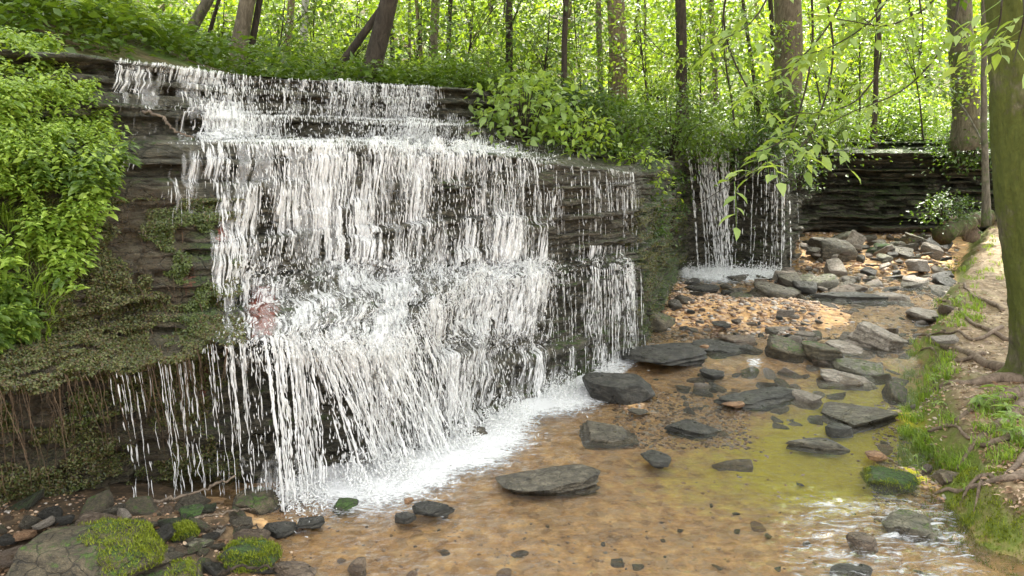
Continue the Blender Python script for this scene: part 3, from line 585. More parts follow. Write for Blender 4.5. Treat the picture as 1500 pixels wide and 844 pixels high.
rif_sheen = np.maximum(rif_sheen, .5 * np.exp(-((pX - 620) / 260) ** 2 - ((pYy - 765) / 30) ** 2))
zz = zw_ + (.009 + .015 * rif_sheen) * fbm(X * 9 + Y * 2, Y * 15, seed=91, o=3) + .02 * np.clip(wv, 0, 1) * fbm(X * 14, Y * 14, seed=92, o=3) + .02 * np.clip(wv - .3, 0, 1)
foam = wv * 1.0 + .36 * rif_sheen  # foam of the falls, plus painted sky sheen mixed with foam in riffles
foam = np.maximum(foam, .55 * np.exp(-((pX - 1105) / 18) ** 2 - ((pYy - 530) / 10) ** 2))
foam = np.maximum(foam, .36 * np.exp(-((pX - 580) / 170) ** 2 - ((pYy - 722) / 38) ** 2))
# trim: nothing behind the cliff foot
g = Geo(); fc = grid_faces(*X.shape)
PX_ = (pX.ravel()); foot_y = np.interp(PX_, K, KP[8, :, 1]); okv = (Y.ravel() < foot_y + .25) & (gz(X, Y)[0].ravel() < zw_.ravel() + .06)
fc = fc[okv[fc].sum(1) >= 3]; used, inv = np.unique(fc, return_inverse=True)
g.add(np.stack([X, Y, zz], -1).reshape(-1, 3)[used], inv.reshape(-1, 4))
stream = link('stream_water', g.mesh('stream', stream_mat(), attrs={'foam': foam.ravel()[used], 'rif_sheen': np.clip(rif_sheen, 0, 1).ravel()[used]})); tag(stream, 'clear shallow creek running over an orange bed', None, None, 'structure')
# ------------------------------------------------------------------ stones
def ico(sub):
    bm = bmesh.new(); bmesh.ops.create_icosphere(bm, subdivisions=sub, radius=.5)
    v = np.array([q.co for q in bm.verts]); f = np.array([[q.index for q in p.verts] for p in bm.faces]); bm.free(); return v, f
ICO = {k: ico(k) for k in (1, 3, 4, 5)}
def rock_geo(seed, kind='slab', sub=4, size=(1, 1, 1)):
    r = np.random.default_rng(seed); v, f = ICO[sub]; v = v.copy()
    v += .06 * np.column_stack([fbm(v[:, 0] * 2 + seed, v[:, 1] * 2, v[:, 2] * 2 + k * 7, seed=seed) for k in range(3)])
    v *= 1.35
    npl = {'slab': 9, 'boulder': 16, 'shard': 7}[kind]
    pn = rnd_unit(npl, r)
    if kind != 'boulder': pn[:, 2] *= .35; pn /= np.linalg.norm(pn, axis=1)[:, None]
    pn = np.vstack([pn, [(r.normal(0, .08), r.normal(0, .08), 1), (r.normal(0, .2), r.normal(0, .2), 1), (0, 0, -1)]]); pn /= np.linalg.norm(pn, axis=1)[:, None]
    dd = np.concatenate([r.uniform(.30, .46, npl) if kind != 'boulder' else r.uniform(.43, .53, npl), [.36, .44, .42]])
    for n_, d_ in zip(pn, dd): v -= np.maximum(0, v @ n_ - d_)[:, None] * n_ * .94
    ext = v.max(0) - v.min(0); v = (v - (v.max(0) + v.min(0)) / 2) / ext
    v *= np.array(size)
    s = min(size); m = (size[0] + size[1]) / 2; nr = v / (np.linalg.norm(v / np.array(size), axis=1)[:, None] * np.array(size) + 1e-6) / 1.
    nr /= np.linalg.norm(nr, axis=1)[:, None]
    if kind != 'boulder':
        lay = np.floor(v[:, 2] / (s * .105) + .5 * vn(v[:, 0] * 6 / m, v[:, 1] * 6 / m, seed=seed)); q = (_h(lay + 50, seed=seed) - .5) * .11 * m
        v[:, :2] += nr[:, :2] * q[:, None]
    v += nr * (.07 * s * fbm(v[:, 0] * 4 / s, v[:, 1] * 4 / s, v[:, 2] * 8 / s, o=5, seed=seed + 3, g=.6))[:, None]
    return v, f
D_, G_ = (.022, .021, .019), (.06, .056, .048)
RM = {'slate': rock_mat('wet_slate', (.034, .029, .020), (.105, .09, .060), (.25, .215, .15), wet=.6, strat=5, scale=2.4),
 'dark': rock_mat('dark_wet_rock', (.012, .012, .009), (.038, .036, .027), (.11, .10, .078), wet=.9, strat=4, scale=2.5),
 'pale': rock_mat('pale_dry_slate', (.17, .14, .105), (.34, .29, .23), (.50, .45, .38), wet=.1, strat=5, scale=2.),
 'grey': rock_mat('grey_green_rock', (.05, .048, .032), (.16, .145, .10), (.30, .27, .19), moss=.05, wet=.4, strat=3, scale=2.5),
 'mossy': rock_mat('mossy_rock', (.03, .026, .015), (.10, .08, .045), (.19, .155, .09), moss=.12, mosscol=(.055, .10, .012), wet=.3, strat=3, scale=2.5),
 'green': rock_mat('green_mossy_rock', (.02, .022, .014), (.05, .05, .03), (.12, .11, .07), moss=.42, mosscol=(.035, .075, .008), wet=.3, strat=3, scale=2.5),
 'tan': rock_mat('ochre_stone', (.16, .075, .03), (.38, .21, .10), (.55, .36, .20), wet=.3, strat=3, scale=3.),
 'brown': rock_mat('brown_slate', (.06, .04, .026), (.16, .115, .075), (.30, .23, .16), wet=.5, strat=5, scale=2.5)}
ROCKV = {}
def put_rock(name, px, py, w, h, mat, kind, seed, label, rz=None, tilt=0., flat=1., cat='rock', group=None, sink=.25, zoff=0.):
    p = PZ(px, py + h * .18, 0.12); zg = float(gz(p[0], p[1])[0]); p = PZ(px, py + h * .18, zg + .03)
    zg = float(gz(p[0], p[1])[0]); dep = p[1] * cp + 2.1 * sp; a = math.atan2(CAMZ - zg, p[1])
    Wd = w / F * dep; H = h / F * dep; Dp = min(.85 * Wd, .62 * H / math.sin(a)); ht = max(Wd * (.27 if kind == 'boulder' else .17), (H - Dp * math.sin(a)) / math.cos(a)) * flat * (.82 if kind != 'boulder' else 1)
    v, f = rock_geo(seed, kind, 5 if w > 70 else 4, (Wd * 1.04, Dp * 1.15, ht * (1 + sink)))
    zoff += max(0., float(water_z(p[0], p[1])) + (.035 if w < 70 else .02) - (zg + ht * (1 - sink * .1) - ht * sink * .5)) * (seed not in (18, 33))
    g = Geo(); g.add(v, f); o = link(name, g.mesh(name, RM[mat], smooth=False), loc=(p[0], p[1], zg + ht * (.5 - sink * .6) + zoff), rot=(tilt * .6, tilt, (rz if rz is not None else 0)))
    tag(o, label, cat, group); o['_'] = 0; del o['_']; ROCKV[seed] = (o, v); return o
HERO = [
 ('flat_rock', 803, 697, 142, 60, 'slate', 'slab', 3, 'broad flat grey slate slab lying alone in the pool', .1, -.05),
 ('boulder', 905, 566, 100, 56, 'dark', 'boulder', 12, 'dark wet boulder beside the right foot of the big waterfall', 0, .05),
 ('flat_rock', 968, 528, 125, 36, 'dark', 'slab', 13, 'wide low dark ledge stone shining wet behind the dark boulder', .2, 0),
 ('flat_rock', 888, 636, 90, 40, 'slate', 'slab', 14, 'wedge of grey slate behind the broad flat slab', -.3, .06),
 ('rock', 1010, 627, 78, 32, 'dark', 'shard', 15, 'pointed black wet rock alone in the middle of the stream', .3, .1),
 ('rock', 960, 681, 50, 28, 'dark', 'shard', 16, 'small ragged black rock in shallow water right of the broad slab', .5, .15),
 ('flat_rock', 1196, 662, 84, 20, 'slate', 'shard', 17, 'long thin layered slate lying over the yellow green algae', -.1, 0),
 ('flat_rock', 1075, 680, 62, 14, 'brown', 'slab', 18, 'low brown slab barely breaking the surface of the stream', .1, 0),
 ('flat_rock', 1110, 583, 125, 32, 'dark', 'slab', 19, 'glistening wet slab with the stream sliding over it', .2, 0),
 ('stone', 1073, 601, 32, 11, 'tan', 'slab', 20, 'flat ochre yellow stone beside the glistening wet slab', 0, 0),
 ('boulder', 1277, 497, 74, 54, 'pale', 'slab', 21, 'largest pale block with a flat tilted face on the rock pile', .15, .22),
 ('flat_rock', 1243, 519, 74, 24, 'pale', 'slab', 22, 'pale slate leaning along the foot of the largest pale block', .1, .16),
 ('rock', 1200, 526, 54, 40, 'mossy', 'slab', 23, 'diamond shaped rock with yellow green moss on its face', .7, .1),
 ('rock', 1150, 521, 58, 42, 'mossy', 'shard', 24, 'dark moss streaked wedge left of the diamond shaped rock', -.4, .2),
 ('rock', 1257, 540, 66, 26, 'grey', 'slab', 25, 'flat grey rock in front of the leaning pale slate', -.1, .05),
 ('rock', 1242, 554, 74, 26, 'pale', 'slab', 26, 'smooth pale tongue shaped rock closest to the water in the pile', -.15, .1),
 ('rock', 1256, 602, 100, 48, 'slate', 'shard', 27, 'thick dark layered slate with ridged sides by the grassy bank', .25, -.08),
 ('rock', 1227, 633, 40, 24, 'dark', 'boulder', 28, 'small black rock at the foot of the thick layered slate', 0, .1),
 ('boulder', 1305, 704, 78, 48, 'green', 'boulder', 29, 'rounded boulder with green moss on its side and bare grey top', 0, 0),
 ('stone', 1281, 680, 30, 17, 'tan', 'boulder', 30, 'reddish orange stone touching the round mossy boulder', 0, 0),
 ('boulder', 1337, 765, 88, 56, 'grey', 'boulder', 31, 'grey green boulder in rippling water under the mossy bank', .2, 0),
 ('stone', 1263, 797, 40, 32, 'brown', 'boulder', 32, 'brown rounded stone rising from the white ripples', 0, 0),
 ('rock', 1246, 831, 64, 28, 'dark', 'boulder', 33, 'dark half sunk rock below the brown rounded stone', 0, 0),
 ('rock', 1390, 690, 44, 30, 'brown', 'slab', 34, 'brown slate pair tucked under the bank above the round boulder', .2, .1),
 ('flat_rock', 1050, 508, 76, 26, 'dark', 'slab', 35, 'long black wet rock at the left end of the small cascade', -.12, .06),
 ('rock', 1085, 500, 44, 22, 'brown', 'slab', 36, 'brown capped rock just above the small cascade', .2, 0),
 ('rock', 957, 470, 68, 36, 'mossy', 'boulder', 37, 'dark mossy rock slanting down from the recess beside the thin falls', .3, .25),
 ('flat_rock', 1240, 437, 114, 15, 'dark', 'slab', 38, 'very long straight slate slab lying across the upper stream', 0, 0),
 ('flat_rock', 1303, 437, 42, 20, 'pale', 'slab', 39, 'pale flat rock at the right end of the very long slab', .1, 0),
 ('flat_rock', 1356, 466, 54, 24, 'pale', 'slab', 40, 'pale tan slab against the right bank of the upper stream', -.35, .12),
 ('rock', 1133, 428, 66, 32, 'slate', 'slab', 41, 'sloping olive slab in front of the small waterfall', -.3, .16),
 ('rock', 1028, 422, 46, 18, 'dark', 'slab', 42, 'low black slab at the edge of the small plunge pool', 0, 0),
 ('boulder', 135, 822, 215, 100, 'mossy', 'boulder', 43, 'large low boulder with a thick cushion of moss on its right side', .1, 0),
 ('flat_rock', 225, 842, 130, 52, 'mossy', 'slab', 44, 'long slab with dark moss edge overlapping the large low boulder', .25, -.08),
 ('rock', 362, 811, 88, 48, 'green', 'boulder', 45, 'peaked rock covered in dark green moss on orange gravel', 0, 0),
 ('rock', 506, 739, 36, 26, 'green', 'boulder', 46, 'small green black rock in the foam below the big fall', 0, 0),
 ('rock', 412, 768, 46, 28, 'dark', 'shard', 47, 'grey black angular rock left of the small green rock', .4, .1),
 ('rock', 456, 765, 36, 20, 'dark', 'slab', 48, 'flat black stone between two rocks at the foam edge', 0, 0),
 ('stone', 594, 762, 30, 18, 'dark', 'boulder', 49, 'round black pebble sized rock below an orange stone', 0, 0),
 ('rock', 636, 748, 60, 22, 'dark', 'shard', 50, 'low black rock washed by foam in front of the big fall', 0, 0),
 ('stone', 599, 741, 14, 10, 'tan', 'boulder', 51, 'tiny bright orange stone at the edge of the foam', 0, 0),
 ('boulder', 697, 636, 46, 24, 'slate', 'boulder', 52, 'grey rounded rock surrounded by white foam at the falls foot', 0, 0),
 ('flat_rock', 432, 834, 62, 26, 'brown', 'slab', 53, 'brown tilted slab on the gravel right of the peaked mossy rock', -.2, .1),
 ('stone', 523, 830, 26, 32, 'brown', 'boulder', 54, 'upright brown stone at the lower edge of the creek', .2, .1),
 ('rock', 270, 774, 40, 30, 'green', 'boulder', 55, 'small boulder wrapped in bright green moss by the sticks', 0, 0),
 ('rock', 155, 767, 34, 26, 'brown', 'boulder', 56, 'rounded brown rock under the dark overhang', 0, 0),
 ('rock', 196, 763, 38, 28, 'dark', 'boulder', 57, 'dark round rock between brown rock and bright mossy boulder', 0, 0),
 ('rock', 280, 745, 34, 24, 'green', 'boulder', 58, 'mossy stone beneath the long fallen stick', 0, 0),
 ('flat_rock', 208, 789, 44, 18, 'tan', 'slab', 59, 'flat pinkish tan slab behind the mossy cushion', .1, .05),
 ('stone', 45, 822, 30, 20, 'pale', 'boulder', 60, 'pale cream stone in leaf litter beside the large low boulder', 0, 0),
 ('rock', 245, 803, 50, 22, 'slate', 'slab', 61, 'layered slate shard behind the long mossy slab', -.3, .1),
 ('rock', 293, 790, 36, 20, 'grey', 'slab', 62, 'grey stone in front of the bright mossy boulder', .2, 0),
 ('boulder', 377, 722, 74, 46, 'mossy', 'boulder', 63, 'mossy dark rock with falling water bursting over its top', 0, 0),
 ('rock', 935, 610, 30, 12, 'slate', 'slab', 64, 'low thin slate between wedge and pointed black rock', 0, 0),
 ('rock', 1045, 550, 34, 18, 'dark', 'slab', 65, 'dark square stone in front of the long black wet rock', .2, 0),
 ('stone', 1031, 523, 16, 14, 'tan', 'boulder', 66, 'small pinkish orange stone on the long black wet rock side', 0, 0),
 ('flat_rock', 1143, 481, 36, 14, 'pale', 'slab', 67, 'pale flat stone lying alone on the gravel bar', 0, 0),
 ('boulder', 1220, 357, 62, 34, 'slate', 'boulder', 68, 'rounded dark boulder nearest the overhang of the rock shelf', .2, .1),
 ('rock', 1250, 352, 30, 32, 'pale', 'shard', 69, 'pale fin of slate standing upright by the rounded dark boulder', .9, .5),
 ('rock', 1294, 357, 48, 22, 'green', 'slab', 70, 'green mossy flat rock under the dark rock shelf', 0, 0),
 ('rock', 1338, 350, 36, 22, 'grey', 'shard', 71, 'grey peaked rock right of the green mossy flat rock', .3, .2),
]
for (nm, px, py, w, h, mt, kd, sd, lb, rz, tl) in HERO:
    o = put_rock(nm, px, py, w, h, mt, kd, sd, lb, rz, tl, cat={'boulder': 'boulder', 'stone': 'stone'}.get(nm, 'rock'))
# scattered stones: shared shapes, each its own object
rs = np.random.default_rng(31)
LIB = {}
RM['green2'] = rock_mat('dark_mossy_stone', (.015, .018, .010), (.04, .042, .022), (.10, .09, .055), moss=.25, mosscol=(.03, .055, .008), wet=.7, strat=3, scale=2.5)
for mt in ('slate', 'dark', 'pale', 'brown', 'tan', 'mossy', 'grey', 'green2'):
    for k in range(3):
        g = Geo(); kd = ['slab', 'shard', 'boulder'][k]; g.add(*rock_geo(200 + k + 10 * len(LIB), kd, 3, (1, .75, .42 if kd != 'boulder' else .6))); LIB[mt, k] = g.mesh('stone_' + mt, RM[mt], smooth=False)
used_xy = []
def scatter(n, box, wr, mats, label, group, name='stone', minr=.6, land=None, poly=None):
    c = 0; tries = 0
    while c < n and tries < n * 30:
        tries += 1; px, py = rs.uniform(box[0], box[2]), rs.uniform(box[1], box[3])
        if poly is not None and not poly(px, py): continue
        p = PZ(px, py, .06); zg = float(gz(p[0], p[1])[0]); p = PZ(px, py, zg); sz = rs.uniform(*wr) ** 1.; sz = wr[0] + (wr[1] - wr[0]) * rs.random() ** 2
        if any((p[0] - a) ** 2 + (p[1] - b) ** 2 < (minr * .5 * (sz + s_)) ** 2 for a, b, s_ in used_xy): continue
        if land is not None and zg < float(water_z(p[0], p[1])) + land: continue
        used_xy.append((p[0], p[1], sz)); mt = mats[rs.integers(len(mats))]
        o = link(name, LIB[mt, rs.choice([0, 1, 2], p=[.5, .3, .2])], loc=(p[0], p[1], zg + sz * .08), rot=(rs.normal(0, .22), rs.normal(0, .22), rs.uniform(0, 6.3)), sc=(sz, sz * rs.uniform(.7, 1.2), sz * rs.uniform(.4, .95)))
        tag(o, label, name, group); c += 1
scatter(150, (1145, 348, 1390, 432), (.1, .55), ('slate', 'dark', 'pale', 'brown', 'pale', 'grey', 'slate'), 'angular slate lump in the rubble heap below the dark rock shelf', 'slate rubble below the dark rock shelf', name='rock')
scatter(26, (985, 410, 1200, 445), (.15, .45), ('slate', 'dark', 'mossy', 'slate'), 'flat dark slab between the small plunge pool and the gravel', 'dark slabs below the small waterfall', name='rock')
scatter(34, (985, 412, 1180, 500), (.08, .28), ('slate', 'dark', 'brown', 'pale'), 'loose slate shard on the gravel bar below the small waterfall', 'shards on the gravel bar')
scatter(26, (1150, 440, 1390, 500), (.08, .28), ('pale', 'brown', 'slate'), 'small stone standing in the shallow upper stream', 'stones in the upper stream')
scatter(46, (1020, 485, 1335, 600), (.16, .42), ('slate', 'dark', 'pale', 'brown', 'mossy'), 'flat angular slate slab in the cluster right of the gravel bar', 'slabs clustered right of the gravel bar', name='rock')
scatter(50, (1030, 490, 1330, 640), (.06, .2), ('slate', 'dark', 'pale', 'brown'), 'small slate packed between the big pale blocks', 'small stones among the rock pile', name='rock')
scatter(24, (900, 540, 1110, 620), (.05, .16), ('dark', 'slate', 'brown', 'tan'), 'small wet stone near the foot of the thin falls', 'wet stones beside the thin falls')
scatter(34, (1290, 590, 1370, 740), (.04, .13), ('brown', 'tan', 'pale', 'brown'), 'pinkish brown chip on the narrow beach below the grass', 'chips along the grassy bank')
scatter(34, (-40, 738, 400, 844), (.1, .26), ('mossy', 'dark', 'green2', 'slate', 'brown'), 'dark wet or mossy rock at the foot of the left overhang', 'dark rocks at the foot of the left overhang', name='rock')
scatter(46, (0, 745, 350, 844), (.04, .14), ('brown', 'tan', 'slate', 'pale', 'mossy'), 'small stone on the brown shore under the overhang', 'stones along the shore under the overhang')
scatter(13, (380, 745, 1000, 844), (.04, .11), ('brown', 'tan', 'slate', 'dark'), 'small stone lying in the shallow orange pool', 'stones scattered in the orange pool', minr=1.)
scatter(12, (1000, 700, 1380, 844), (.04, .12), ('brown', 'tan', 'slate', 'dark'), 'small stone among the white ripples', 'stones in the rippling shallows', minr=1.)
# gravel, one mass
def gravel_mat():
    m, t = nt('gravel'); r = N(t, 'ShaderNodeNewGeometry').outputs['Random Per Island']
    c = ramp(t, r, [(0, (.06, .045, .035)), (.25, (.20, .12, .07)), (.5, (.38, .24, .14)), (.75, (.50, .36, .24)), (.9, (.42, .38, .33)), (1, (.10, .09, .08))])
    out(t, princ(t, col=c, rough=.55, spec=.5)); return m
G = Geo(); v1, f1 = ICO[1]
def gravel(n, box, wr, land=None):
    px = rs.uniform(box[0], box[2], n); py = rs.uniform(box[1], box[3], n)
    for a, b in zip(px, py):
        p = PZ(a, b, .03); zg = float(gz(np.array([p[0]]), np.array([p[1]]))[0][0])
        if land is not None and zg < float(water_z(p[0], p[1])) + land: continue
        s = wr[0] + (wr[1] - wr[0]) * rs.random() ** 2; an = rs.uniform(0, 6.3); q = v1 * (1 + .3 * rs.normal(size=v1.shape)) * s * [1, .75, .4]
        q = q @ np.array([[math.cos(an), math.sin(an), 0], [-math.sin(an), math.cos(an), 0], [rs.normal(0, .3), 0, 1]]); G.add(q + [p[0], p[1], zg + s * .06], f1)
gravel(3800, (940, 405, 1200, 500), (.02, .10)); gravel(1800, (1150, 360, 1400, 440), (.03, .14)); gravel(2600, (900, 560, 1100, 640), (.01, .05))
gravel(450, (250, 740, 1000, 844), (.008, .035)); gravel(1300, (1280, 570, 1385, 740), (.012, .05)); gravel(900, (-60, 735, 380, 860), (.01, .035)); gravel(300, (1000, 560, 1400, 844), (.01, .04)); gravel(900, (1140, 435, 1400, 520), (.02, .07))
tag(link('gravel', G.mesh('gravel', gravel_mat(), smooth=False)), 'orange and brown pebbles over the creek bed', None, None, 'stuff')
# fallen sticks and the stranded log
M_stick = bark_mat('dead_wood', (.07, .05, .035), (.24, .19, .14)); M_stickdark = bark_mat('wet_wood', (.02, .015, .01), (.08, .06, .04))
def stick(name, pts, r0, r1, mat, label, z=None, cat='stick'):
    P = curve([PY(*p) if z is None else PZ(p[0], p[1], p[2]) for p in pts], 30); P += .006 * rs.normal(size=P.shape)
    g = Geo(); g.add(*tube(P, np.linspace(r0, r1, 30) * (1 + .15 * rs.normal(size=30)), 7)); tag(link(name, g.mesh(name, mat)), label, cat)
stick('fallen_branch', [(210, 163, 5.8), (238, 172, 5.7), (252, 190, 5.6), (285, 202, 5.55)], .012, .006, M_stick, 'bare grey branch stranded on the upper left ledges', cat='branch')
stick('fallen_branch', [(165, 745, .12), (240, 733, .14), (305, 714, .2), (345, 697, .26)], .012, .006, M_stick, 'long bent stick lying along the foot of the overhang', 0)
stick('fallen_branch', [(280, 762, .1), (330, 751, .11), (372, 745, .1)], .008, .004, M_stick, 'short grey stick right of the long bent stick', 0)
stick('fallen_branch', [(300, 776, .1), (345, 770, .09), (380, 771, .08)], .006, .004, M_stickdark, 'thin dark twig in front of the short grey stick', 0)
stick('fallen_branch', [(320, 842, .06), (350, 830, .09), (420, 833, .06)], .010, .005, M_stickdark, 'curved wet stick below the peaked mossy rock', 0)
stick('fallen_log', [(1374, 305, 14.5), (1388, 318, 14.2), (1400, 332, 13.8), (1425, 345, 13.2)], .09, .14, M_stick, 'weathered log end resting under the dark rock shelf', cat='log')
stick('fallen_log', [(1380, 345, 12.6), (1420, 326, 12.9), (1450, 318, 13.2)], .16, .12, bark_mat('mossy_log', (.04, .03, .02), (.12, .10, .06), moss=.5), 'mossy log lying across the top of the right bank', cat='log')
CANOPY = [(11.0, 10.5, 1.2, 11), (-9.5, 8.5, 3., 10)]
# ------------------------------------------------------------------ foliage
rt = np.random.default_rng(55)
LM = {
 'lime': leaf_mat('sunlit_lime_leaves', [(.10, .17, .02), (.15, .24, .025), (.21, .30, .035), (.06, .11, .015)], .55, (1.5, 1.4, .5)),
 'mid': leaf_mat('mid_green_leaves', [(.06, .115, .02), (.09, .16, .025), (.12, .19, .03), (.05, .09, .018)], .45),
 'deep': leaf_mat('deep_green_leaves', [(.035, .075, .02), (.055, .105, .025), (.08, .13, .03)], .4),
 'fresh': leaf_mat('fresh_green_leaves', [(.16, .26, .03), (.26, .38, .05), (.36, .48, .09), (.19, .30, .04), (.11, .19, .03)], .4, gloss=.6),
 'pale': leaf_mat('pale_green_leaves', [(.16, .25, .06), (.24, .35, .10), (.32, .43, .15)], .5, gloss=.6),
 'grass': leaf_mat('grass_blades', [(.12, .20, .025), (.20, .31, .045), (.30, .40, .08)], .4),
 'moss': leaf_mat('moss_tips', [(.08, .11, .008), (.16, .20, .018), (.26, .30, .03)], .3, gloss=.2),
 'litter': leaf_mat('dead_leaves', [(.10, .055, .028), (.22, .13, .07), (.34, .22, .13), (.42, .31, .21), (.16, .07, .035)], .1),
 'small': leaf_mat('wall_plants', [(.03, .045, .012), (.08, .10, .025), (.16, .18, .06), (.12, .08, .035), (.045, .04, .018)], .3)}
BK = {'grey': bark_mat('grey_brown_bark', (.055, .046, .03), (.18, .15, .105), moss=.22), 'tan': bark_mat('tan_bark', (.085, .062, .038), (.25, .195, .13), moss=.12), 'dark': bark_mat('dark_bark', (.018, .014, .010), (.06, .048, .034), moss=.1),
 'mossy': bark_mat('mossy_bark', (.05, .045, .03), (.17, .15, .11), moss=.42), 'pale': bark_mat('pale_bark', (.35, .32, .28), (.62, .60, .55))}
def cloud(G, c, rad, ncl, per, size, r, cr=.22, flat=.35, simple=True, shell=.55, mat=0, droop=.2):
    """clumps of leaves: each clump a loose tilted spray"""
    u = rnd_unit(ncl, r) * (shell + (1 - shell) * r.random((ncl, 1)) ** .5); C = np.asarray(c) + u * rad
    tn = rnd_unit(ncl, r) * .45 + [0, 0, 1] + u * .35; tn /= np.linalg.norm(tn, axis=1)[:, None]
    q = r.normal(size=(ncl, per, 3)) * cr * (.6 + .8 * r.random((ncl, 1, 1))); q -= (q * tn[:, None]).sum(-1, keepdims=True) * tn[:, None] * (1 - flat)
    P = (C[:, None] + q).reshape(-1, 3); P[:, 2] -= droop * (q ** 2).sum(-1).ravel() / max(cr, .01)
    n = len(P); nn = np.repeat(tn, per, 0) + r.normal(0, .38, (n, 3)); dd = q.reshape(-1, 3) + r.normal(0, cr * .7, (n, 3)) + [0, 0, -.25 * cr]
    dd /= np.linalg.norm(dd, axis=1)[:, None] + 1e-9
    G.add(*leaves(P, dd, nn, size * r.uniform(.6, 1.25, n), r.uniform(.8, 1.15, n), simple), mat=mat)
    return C
# low plants on the forest floor, one mass
def undergrowth():
    G = Geo(); r = rt
    n = 7500; px = r.uniform(-350, 1800, n); Y0 = np.interp(px, K, KP[0, :, 1]); yd = .25 + 13 * r.random(n) ** 1.5
    yd = np.where((px > 215) & (px < 650), yd + .9, yd)
    P = np.array([floor_at(a, b) for a, b in zip(px, Y0 + yd)])
    k = 13; tn = rnd_unit(n, r) * .3 + [0, 0, 1]; ht = r.uniform(.03, .42, (n, 1)) * (1 + .6 * vn(P[:, :1] * .6, P[:, 1:2] * .6, seed=3))
    q = r.normal(size=(n, k, 3)) * [.14, .14, .05]; PP = P[:, None] + q + ht[:, None] * [0, 0, 1]
    dd = q * [1, 1, .3] + r.normal(0, .05, (n, k, 3)); m = n * k
    G.add(*leaves(PP.reshape(-1, 3), dd.reshape(-1, 3), np.repeat(tn, k, 0) + r.normal(0, .3, (m, 3)), .085 * r.uniform(.5, 1.4, m), 1., True))
    return G.mesh('undergrowth', LM['mid'])
tag(link('undergrowth', undergrowth()), 'low leafy plants carpeting the forest floor above the falls', None, None, 'stuff')
def far_mass():
    G = Geo(); r = np.random.default_rng(9); n = 7500
    px = r.uniform(-600, 2100, n); Y = 19 + 34 * r.random(n) ** 1.1
    P = np.array([floor_at(a, b) for a, b in zip(px, Y)]); P[:, 2] += 9.5 * r.random(n) ** 1.15 + .2
    w = vn(P[:, 0] * .35, P[:, 1] * .35, P[:, 2] * .5, seed=12); keep = w > -.6; P = P[keep]; n = len(P); k = 24
    sc = .5 + P[:, 1:2] / 34
    tn = rnd_unit(n, r) * .5 + [0, -.3, 1]; q = r.normal(size=(n, k, 3)) * np.array([.34, .34, .14]) * sc[:, None]
    PP = (P[:, None] + q).reshape(-1, 3); m = n * k; PP[:, 2] = PP[:, 2]
    G.add(*leaves(PP, q.reshape(-1, 3) + r.normal(0, .2, (m, 3)), np.repeat(tn, k, 0) + r.normal(0, .4, (m, 3)), .18 * np.repeat(sc[:, 0], k) * r.uniform(.6, 1.3, m), 1., True))
    return G.mesh('far_foliage', LM['lime'])
tag(link('far_foliage', far_mass()), 'sunlit yellow green woodland filling the slope behind the trunks', None, None, 'stuff')

# ---- trees: shared crowns
def crown_mesh(seed, rad, ncl, per, size, cr, mat):
    G = Geo(); cloud(G, (0, 0, 0), np.array(rad), ncl, per, size, np.random.default_rng(seed), cr=cr, shell=.3); return G.mesh('crown', mat)
CR_big = [crown_mesh(300 + k, (3.3, 3.3, 2.0), 330, 26, .17, .42, LM['mid']) for k in range(3)]
CR_small = [crown_mesh(310 + k, (1.3, 1.3, 1.5), 80, 22, .09, .22, LM['lime' if k else 'mid']) for k in range(3)]
def tree(px, pxt, wpx, Y, bark, label, h=12., crown='big', group=None, name='tree', branches=3, zc=None, seed=0, basey=None):
    r = np.random.default_rng(seed + int(px) + 1000); b = floor_at(px, Y); dep = Y * cp
    if basey is not None: b = PY(px, basey, Y)
    rad = wpx / F * dep / 2; tp = PY(pxt, 0, Y); dx = (tp[0] - b[0]) / max(.5, tp[2] - b[2])
    root = link(name, None, loc=b); tag(root, label, 'tree', group)
    z = np.linspace(-.15, h, 22); wob = .03 * h / 12 * np.cumsum(r.normal(size=(22, 2)), 0) * .5
    lx = dx * np.minimum(z, 3.2) + dx * .35 * np.maximum(z - 3.2, 0)
    P = np.column_stack([lx + wob[:, 0] * (rad * 6 + .2), wob[:, 1], z]); rr = rad * (1 - .6 * z / h) * (1 + .45 * np.exp(-np.clip(z, 0, 9) / .22)); rr = np.maximum(rr, .008)
    P = curve(P, 60); rr = np.interp(np.linspace(0, 1, 60), np.linspace(0, 1, 22), rr)
    v, *f = tube(P, rr, 12 if wpx > 12 else 7); v = v + .07 * rad * fbm(v[:, 0] * 9, v[:, 1] * 9, v[:, 2] * 2.5, seed=3)[:, None] * rnd_unit(1, r)
    g = Geo(); g.add(v, *f); link('trunk', g.mesh('trunk', BK[bark]), root)
    for k in range(branches):
        z0 = r.uniform(.12 if wpx < 12 else .35, .8) * h; i = int(np.interp(z0, P[:, 2], np.arange(60))); p0 = P[i]; an = r.uniform(0, 6.3); ln = r.uniform(.6, 1.4) * (1 if wpx < 12 else 1.8)
        d = np.array((math.cos(an), math.sin(an), .7)); bp = curve([p0, p0 + d * ln * .5 + r.normal(0, .06, 3), p0 + d * ln + [0, 0, -.1]], 12)
        g = Geo(); g.add(*tube(bp, np.linspace(max(.35 * rr[i], .006), .004, 12), 6)); bo = link('branch', g.mesh('branch', BK[bark]), root)
        if wpx < 16:
            g = Geo(); cloud(g, bp[-1], np.array((.35, .35, .15)), 9, 14, .085, r, cr=.16); link('foliage', g.mesh('foliage', LM['mid' if Y < 13 else 'lime']), bo)
    if crown == 'big': link('crown', CR_big[r.integers(3)], root, loc=(P[-1][0], P[-1][1], h - 1. + (zc or 0)), rot=(0, 0, r.uniform(0, 6)), sc=r.uniform(1.15, 1.35))
    elif crown == 'small': link('crown', CR_small[r.integers(3)], root, loc=(P[-1][0], P[-1][1], h - .6), rot=(0, 0, r.uniform(0, 6)), sc=r.uniform(.8, 1.3))
    return root
